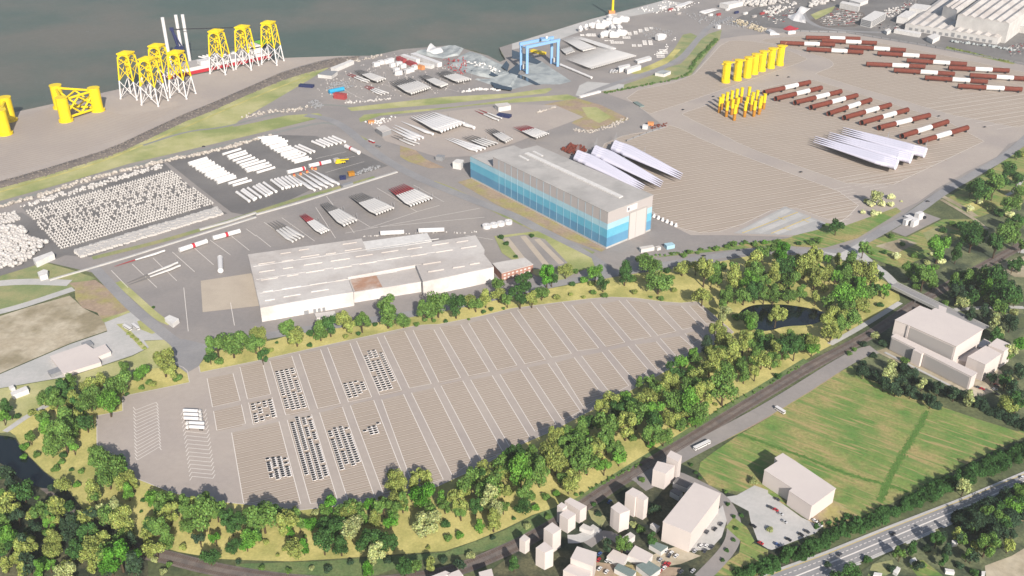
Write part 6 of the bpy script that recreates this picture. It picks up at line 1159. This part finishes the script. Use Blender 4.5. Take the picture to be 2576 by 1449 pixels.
'33': "2200,820,60,m 2480,720,85,b 2400,660,70,d 2200,1130,105,m 2350,860,70,m 1700,1080,75,d 1450,1170,60,d 850,1390,85,d 1900,1030,55,o 2540,600,70,m 2100,900,70,k 2000,960,60,k 1970,560,65,g 1600,1180,50,k 1800,1200,60,k 2050,1250,60,k 1330,1230,60,m 1560,1340,40,m 1240,1380,50,k 2300,1000,60,k 2450,1030,70,k 2420,1150,55,o 2150,740,50,d 2330,760,60,d 1930,1340,50,k 2080,1420,50,d 700,1440,60,d 1000,1280,50,d 20,980,40,g 760,1010,40,d 600,1330,40,k",
}
ZONES = [('in the wood round the pond', lambda x, y: 1690 < x < 2270 and 625 < y < 960 and (x > 1755 or y < 750)),
         ('beside the road below the blue hall', lambda x, y: 1380 < x <= 1760 and y < 745),
         ('on the slope above the parking blocks', lambda x, y: 500 < x <= 1760 and y < 940 and y < 945-.115*x+20),
         ('on the bank left of the lorry bays', lambda x, y: x < 480 and y < 1130),
         ('in the dark corner wood', lambda x, y: x < 330 and y >= 1130),
         ('on the bank between parking and railway', lambda x, y: y > 780+.0*x and x < 1760 and y < 1800-.33*x and not (x > 1280 and y > 2040-.55*x)),
         ('among the white blocks by the railway', lambda x, y: x < 1960 and y > 1090),
         ('beside the highway', lambda x, y: y > 1100),
         ('around the white factory', lambda x, y: y > 720),
         ('near the terminal entrance road', lambda x, y: x > 1760),
         ('beside the works', lambda x, y: True)]
recs = []
for tl, s in T.items():
    for w in s.split():
        a, b, r, c = w.split(','); x, y = F('%s:%s,%s' % (tl, a, b))[0]; recs.append((x, y, float(r)/4, c))
rt = random.Random(11); made = {}; small = []
recs.sort(key=lambda t: -t[2]); rank = 0
for (x, y, rp_, c) in recs:
    q = ppm(y+rp_*.6); r = rp_/q*1.18; shrub = rp_ < 13.2
    rank += 0 if shrub else 1
    if not shrub and rank > 300: small.append((x, y, r, c)); continue
    zc = .5*r if shrub else 1.42*r
    p = P(x, y, zc); zone = next(z for z, f in ZONES if f(x, y))
    cn, rgb = LEAFCOL[c]; sz = ('low' if r < 3 else 'broad') if shrub else ('small' if r < 5.2 else 'tall' if r < 7.6 else 'huge')
    kc = rt.uniform(.95, 1.28); cc = col(*rgb, kc)
    if shrub:
        o = bpy.data.objects.new('shrub', BUSH[rt.randrange(4)]); COL.objects.link(o); o.location = (p.x, p.y, .2); o.scale = (r, r, r*rt.uniform(.85, 1.2)); o.rotation_euler.z = rt.uniform(0, 6.28); o.color = cc
        kd = 'shrub'
    else:
        k = rt.randrange(12); o = thing('tree', None, None, (p.x, p.y, .2), rt.uniform(0, 6.28)); o.scale = (r, r, r*rt.uniform(1.0, 1.35))
        for nm, me in (('trunk', TRUNK[k]), ('crown', CROWN[k])):
            ch = bpy.data.objects.new(nm, me); COL.objects.link(ch); ch.parent = o; ch.color = cc
        kd = 'tree'
    made.setdefault((kd, cn, sz, zone), []).append((x, o))
for (kd, cn, sz, zone), L in made.items():
    L.sort(key=lambda t: t[0])
    for i, (x, o) in enumerate(L):
        lab = '%s %s %s %s' % (sz, cn, kd, zone) if len(L) == 1 else '%s %s %s %s, %s from the left' % (sz, cn, kd, zone, nth(i+1))
        tag(o, lab, kd, '%ss %s' % (kd, zone))
# the lesser trees of the woods read as one mass
def infill(s, n, cs, r0, r1):
    poly = F(s); xs = [p[0] for p in poly]; ys = [p[1] for p in poly]; k = 0
    while k < n:
        x, y = rt.uniform(min(xs), max(xs)), rt.uniform(min(ys), max(ys)); ins = False
        for i in range(len(poly)):
            a, b = poly[i], poly[i-1]
            if (a[1] > y) != (b[1] > y) and x < (b[0]-a[0])*(y-a[1])/(b[1]-a[1])+a[0]: ins = not ins
        if ins: small.append((x, y-8, rt.uniform(r0, r1), rt.choice(cs))); k += 1
infill('F:330,1235 500,1275 620,1290 900,1285 1120,1240 1290,1145 1470,1060 1640,950 1760,890 1800,905 1690,985 1540,1065 1390,1150 1190,1250 900,1310 600,1315 400,1290', 46, 'mmdb', 5, 8.5)
infill('F:0,1180 90,1230 200,1290 330,1350 340,1449 0,1449', 34, 'dmmok', 5, 9); infill('F:120,1000 260,960 300,1000 280,1040 200,1090 130,1120 90,1090', 16, 'dmo', 5, 8)
infill('F:1780,680 1960,650 2120,660 2220,700 2200,740 2120,740 2000,735 1880,735 1830,765 1790,740', 26, 'mdob', 4.5, 8); infill('F:1770,890 1840,870 1960,880 2060,860 2000,900 1900,910 1830,940', 8, 'mdo', 4, 6); infill('F:2400,500 2480,430 2576,380 2576,640 2500,650 2440,600 2420,560', 10, 'dmgm', 4.5, 7); infill('F:2330,700 2450,690 2576,650 2576,800 2480,790 2380,760', 24, 'kdmg', 5, 8)
infill('F:2480,830 2576,840 2576,1060 2500,1030 2490,960', 14, 'kdmg', 5, 8); infill('F:2300,1390 2420,1330 2576,1260 2576,1340 2460,1400 2380,1449 2260,1449', 14, 'dkmo', 4, 6.5)
v = []; f = []; tn = []; mi = []
for (x, y, r, c) in small:
    k = rt.randrange(12); p = P(x, y, 1.45*r); a = rt.uniform(0, 6.28); ca, sa = math.cos(a)*r, math.sin(a)*r; cc = col(*LEAFCOL[c][1], rt.uniform(.95, 1.25))
    for me, im in ((LIGHT[k], 0), (TRUNK[k], 1)):
        b = len(v); v += [(p.x+q.co.x*ca-q.co.y*sa, p.y+q.co.x*sa+q.co.y*ca, .2+q.co.z*r*1.22) for q in me.vertices]
        tone = me.color_attributes['tone'].data if im == 0 else None
        for pl in me.polygons:
            f.append(tuple(b+i for i in pl.vertices)); mi.append(im)
            t = tone[pl.loop_start].color if tone else (1, 1, 1, 1)
            for _ in pl.vertices: tn += [t[0]*cc[0], t[1]*cc[1], t[2]*cc[2], 1]
me = bpy.data.meshes.new('lesser_trees'); me.from_pydata(v, [], f); me.materials.append(MATS['leaves']); me.materials.append(MATS['bark']); me.polygons.foreach_set('material_index', mi)
at = me.color_attributes.new('tone', 'FLOAT_COLOR', 'CORNER'); at.data.foreach_set('color', tn)
o = bpy.data.objects.new('lesser_trees', me); COL.objects.link(o); o.color = (1, 1, 1, 1); tag(o, 'lesser trees filling the gaps of the woods and banks', 'trees', kind='stuff')
# hedgerows: one continuous thicket each
def hedge(s, w, h, c, label, dens=1.0, lf=.8, flat=False):
    pts = smooth(G(s), 2); r = random.Random(len(s)); v = []; f = []; tone = []
    for a, b in zip(pts[:-1], pts[1:]):
        L = (b-a).length; d = (b-a).normalized(); n = Vector((-d.y, d.x, 0))
        if flat:
            for _ in range(int(L*w*1.2*dens)):
                e = r.gauss(0, .45); p = a.lerp(b, r.random())+n*(e*w/2)+Vector((0, 0, .32+r.random()*.06)); an = r.uniform(-.5, .5)+math.atan2(d.y, d.x)
                u = Vector((math.cos(an), math.sin(an), r.uniform(-.02, .02))); q = Vector((-u.y, u.x, r.uniform(-.03, .03))); s_ = lf*r.uniform(.8, 2.2); k = len(v)
                v += [tuple(p+u*s_), tuple(p+q*s_*.35), tuple(p-u*s_), tuple(p-q*s_*.35)]; f.append((k, k+1, k+2, k+3)); t_ = r.uniform(.8, 1.2); tone.append((t_, t_, t_, 1))
            continue
        for _ in range(max(2, int(L*w/22+r.random()))):      # rounded clumps of very different size
            R = w*r.uniform(.16, .36); hh = h*r.uniform(.45, 1.25); cpt = a.lerp(b, r.random())+n*r.uniform(-.5, .5)*(w-R); lt = r.uniform(.7, 1.25)
            for _ in range(int(R*R*14*dens)+14):
                q = Vector((r.gauss(0, 1), r.gauss(0, 1), abs(r.gauss(0, 1)))).normalized(); k_ = r.uniform(.7, 1.05)
                p = cpt+Vector((q.x*R*k_, q.y*R*k_, .3+q.z*hh*k_)); nn = (q+Vector((r.uniform(-1, 1), r.uniform(-1, 1), r.uniform(-.3, 1)))*.8).normalized()
                u = nn.cross(Vector((r.uniform(-1, 1), r.uniform(-1, 1), .3))).normalized(); g = nn.cross(u); s_ = lf*r.uniform(.6, 1.25); k = len(v)
                v += [tuple(p+u*s_), tuple(p+g*s_*.7), tuple(p-u*s_), tuple(p-g*s_*.7)]; f.append((k, k+1, k+2, k+3)); t_ = lt*r.uniform(.7, 1.3); tone.append((t_, t_, t_*.95, 1))
    me = bpy.data.meshes.new('hedgerow'); me.from_pydata(v, [], f); me.materials.append(MATS['leaves'])
    at = me.color_attributes.new('tone', 'FLOAT_COLOR', 'CORNER'); at.data.foreach_set('color', [x for t in tone for _ in range(4) for x in t])
    o = bpy.data.objects.new('hedgerow', me); COL.objects.link(o); o.color = col(*LEAFCOL[c][1]); return tag(o, label, 'hedgerow')
hedge('33:-300,1470 80,1330 420,1170 800,1000 1050,890 1300,790 1600,650', 13, 5.5, 'd', 'long dark hedgerow between the highway and the striped meadow')
hedge('33:1620,640 1900,500 2200,370 2576,200 2700,150', 16, 7.5, 'd', 'tall dark hedgerow at the far right end of the meadow')
hedge('32:930,820 1100,920 1300,1010 1500,1100 1720,1200', 12, 7, 'k', 'dark hedgerow along the top edge of the meadow')
hedge('32:1340,800 1500,960 1750,1040 2100,1160 2400,1320 2700,1449', 14, 7, 'k', 'blackish hedgerow below the long white factory wing')
hedge('20:940,940 1100,905 1400,850 1700,790 1800,720', 7, 3, 'm', 'low green hedgerow on the bank beside the storage plot')
hedge('20:1790,700 1860,600 1960,500 2060,400', 9, 4, 'm', 'green hedgerow beside the river road near the yellow towers')
hedge('21:1300,1150 1700,1100 2100,1040 2500,990 31:100,1000', 6, 2.5, 'm', 'low hedgerow along the road right of the blue hall')
hedge('23:640,650 900,520 1080,430 1290,330', 4, 1.8, 'm', 'low scrub hedgerow between dry bank and railway')
hedge('22:1700,1449 2100,1215 2576,990 32:300,800', 4, 1.8, 'm', 'thin scrub hedgerow beside the railway right of the trees')
hedge('33:460,960 640,930 820,850', 5, 3, 'd', 'short hedge on the lawn behind the white office')
hedge('30:1800,480 2100,550 2420,625', 8, 2.5, 'o', 'olive hedge by the fence under the grey factory')
hedge('33:1960,960 2200,900 2576,700 2700,650', 26, 9, 'k', 'dark thicket right of the highway at the frame edge')

def grass_strip(s, w, c, label, dens=.5):
    o = hedge(s, w, .15, c, label, dens, .9, True); o.color = col(110, 146, 76, .8); o.name = 'grass_strip'; o['kind'] = 'stuff'; o['category'] = 'grass'
grass_strip('33:-300,20 0,125 300,230 800,430 1100,510 1400,600', 4, 'm', 'dark green grass line crossing the meadow below the office', 1.6)
grass_strip('32:1600,1240 33:1490,0 1350,230 1230,450 1120,700', 5.5, 'm', 'broad green grass track running down the meadow', 1.6)

# ================================================================ AIR: thin even haze over the estuary
hz = MB().prism([(-3200, -400), (3200, -400), (3200, 5200), (-3200, 5200)], -8, 540, 0, 0, True, True).build('haze', 'dark'); hz.data.materials.clear()
hm_ = bpy.data.materials.new('haze'); hm_.use_nodes = True; n_ = hm_.node_tree.nodes; n_.remove(n_['Principled BSDF'])
pv = n_.new('ShaderNodeVolumePrincipled'); pv.inputs['Density'].default_value = 5.5e-5; pv.inputs['Color'].default_value = (.95, .95, .93, 1); pv.inputs['Anisotropy'].default_value = .2
hm_.node_tree.links.new(pv.outputs[0], n_['Material Output'].inputs['Volume']); hz.data.materials.append(hm_); hz['kind'] = 'stuff'
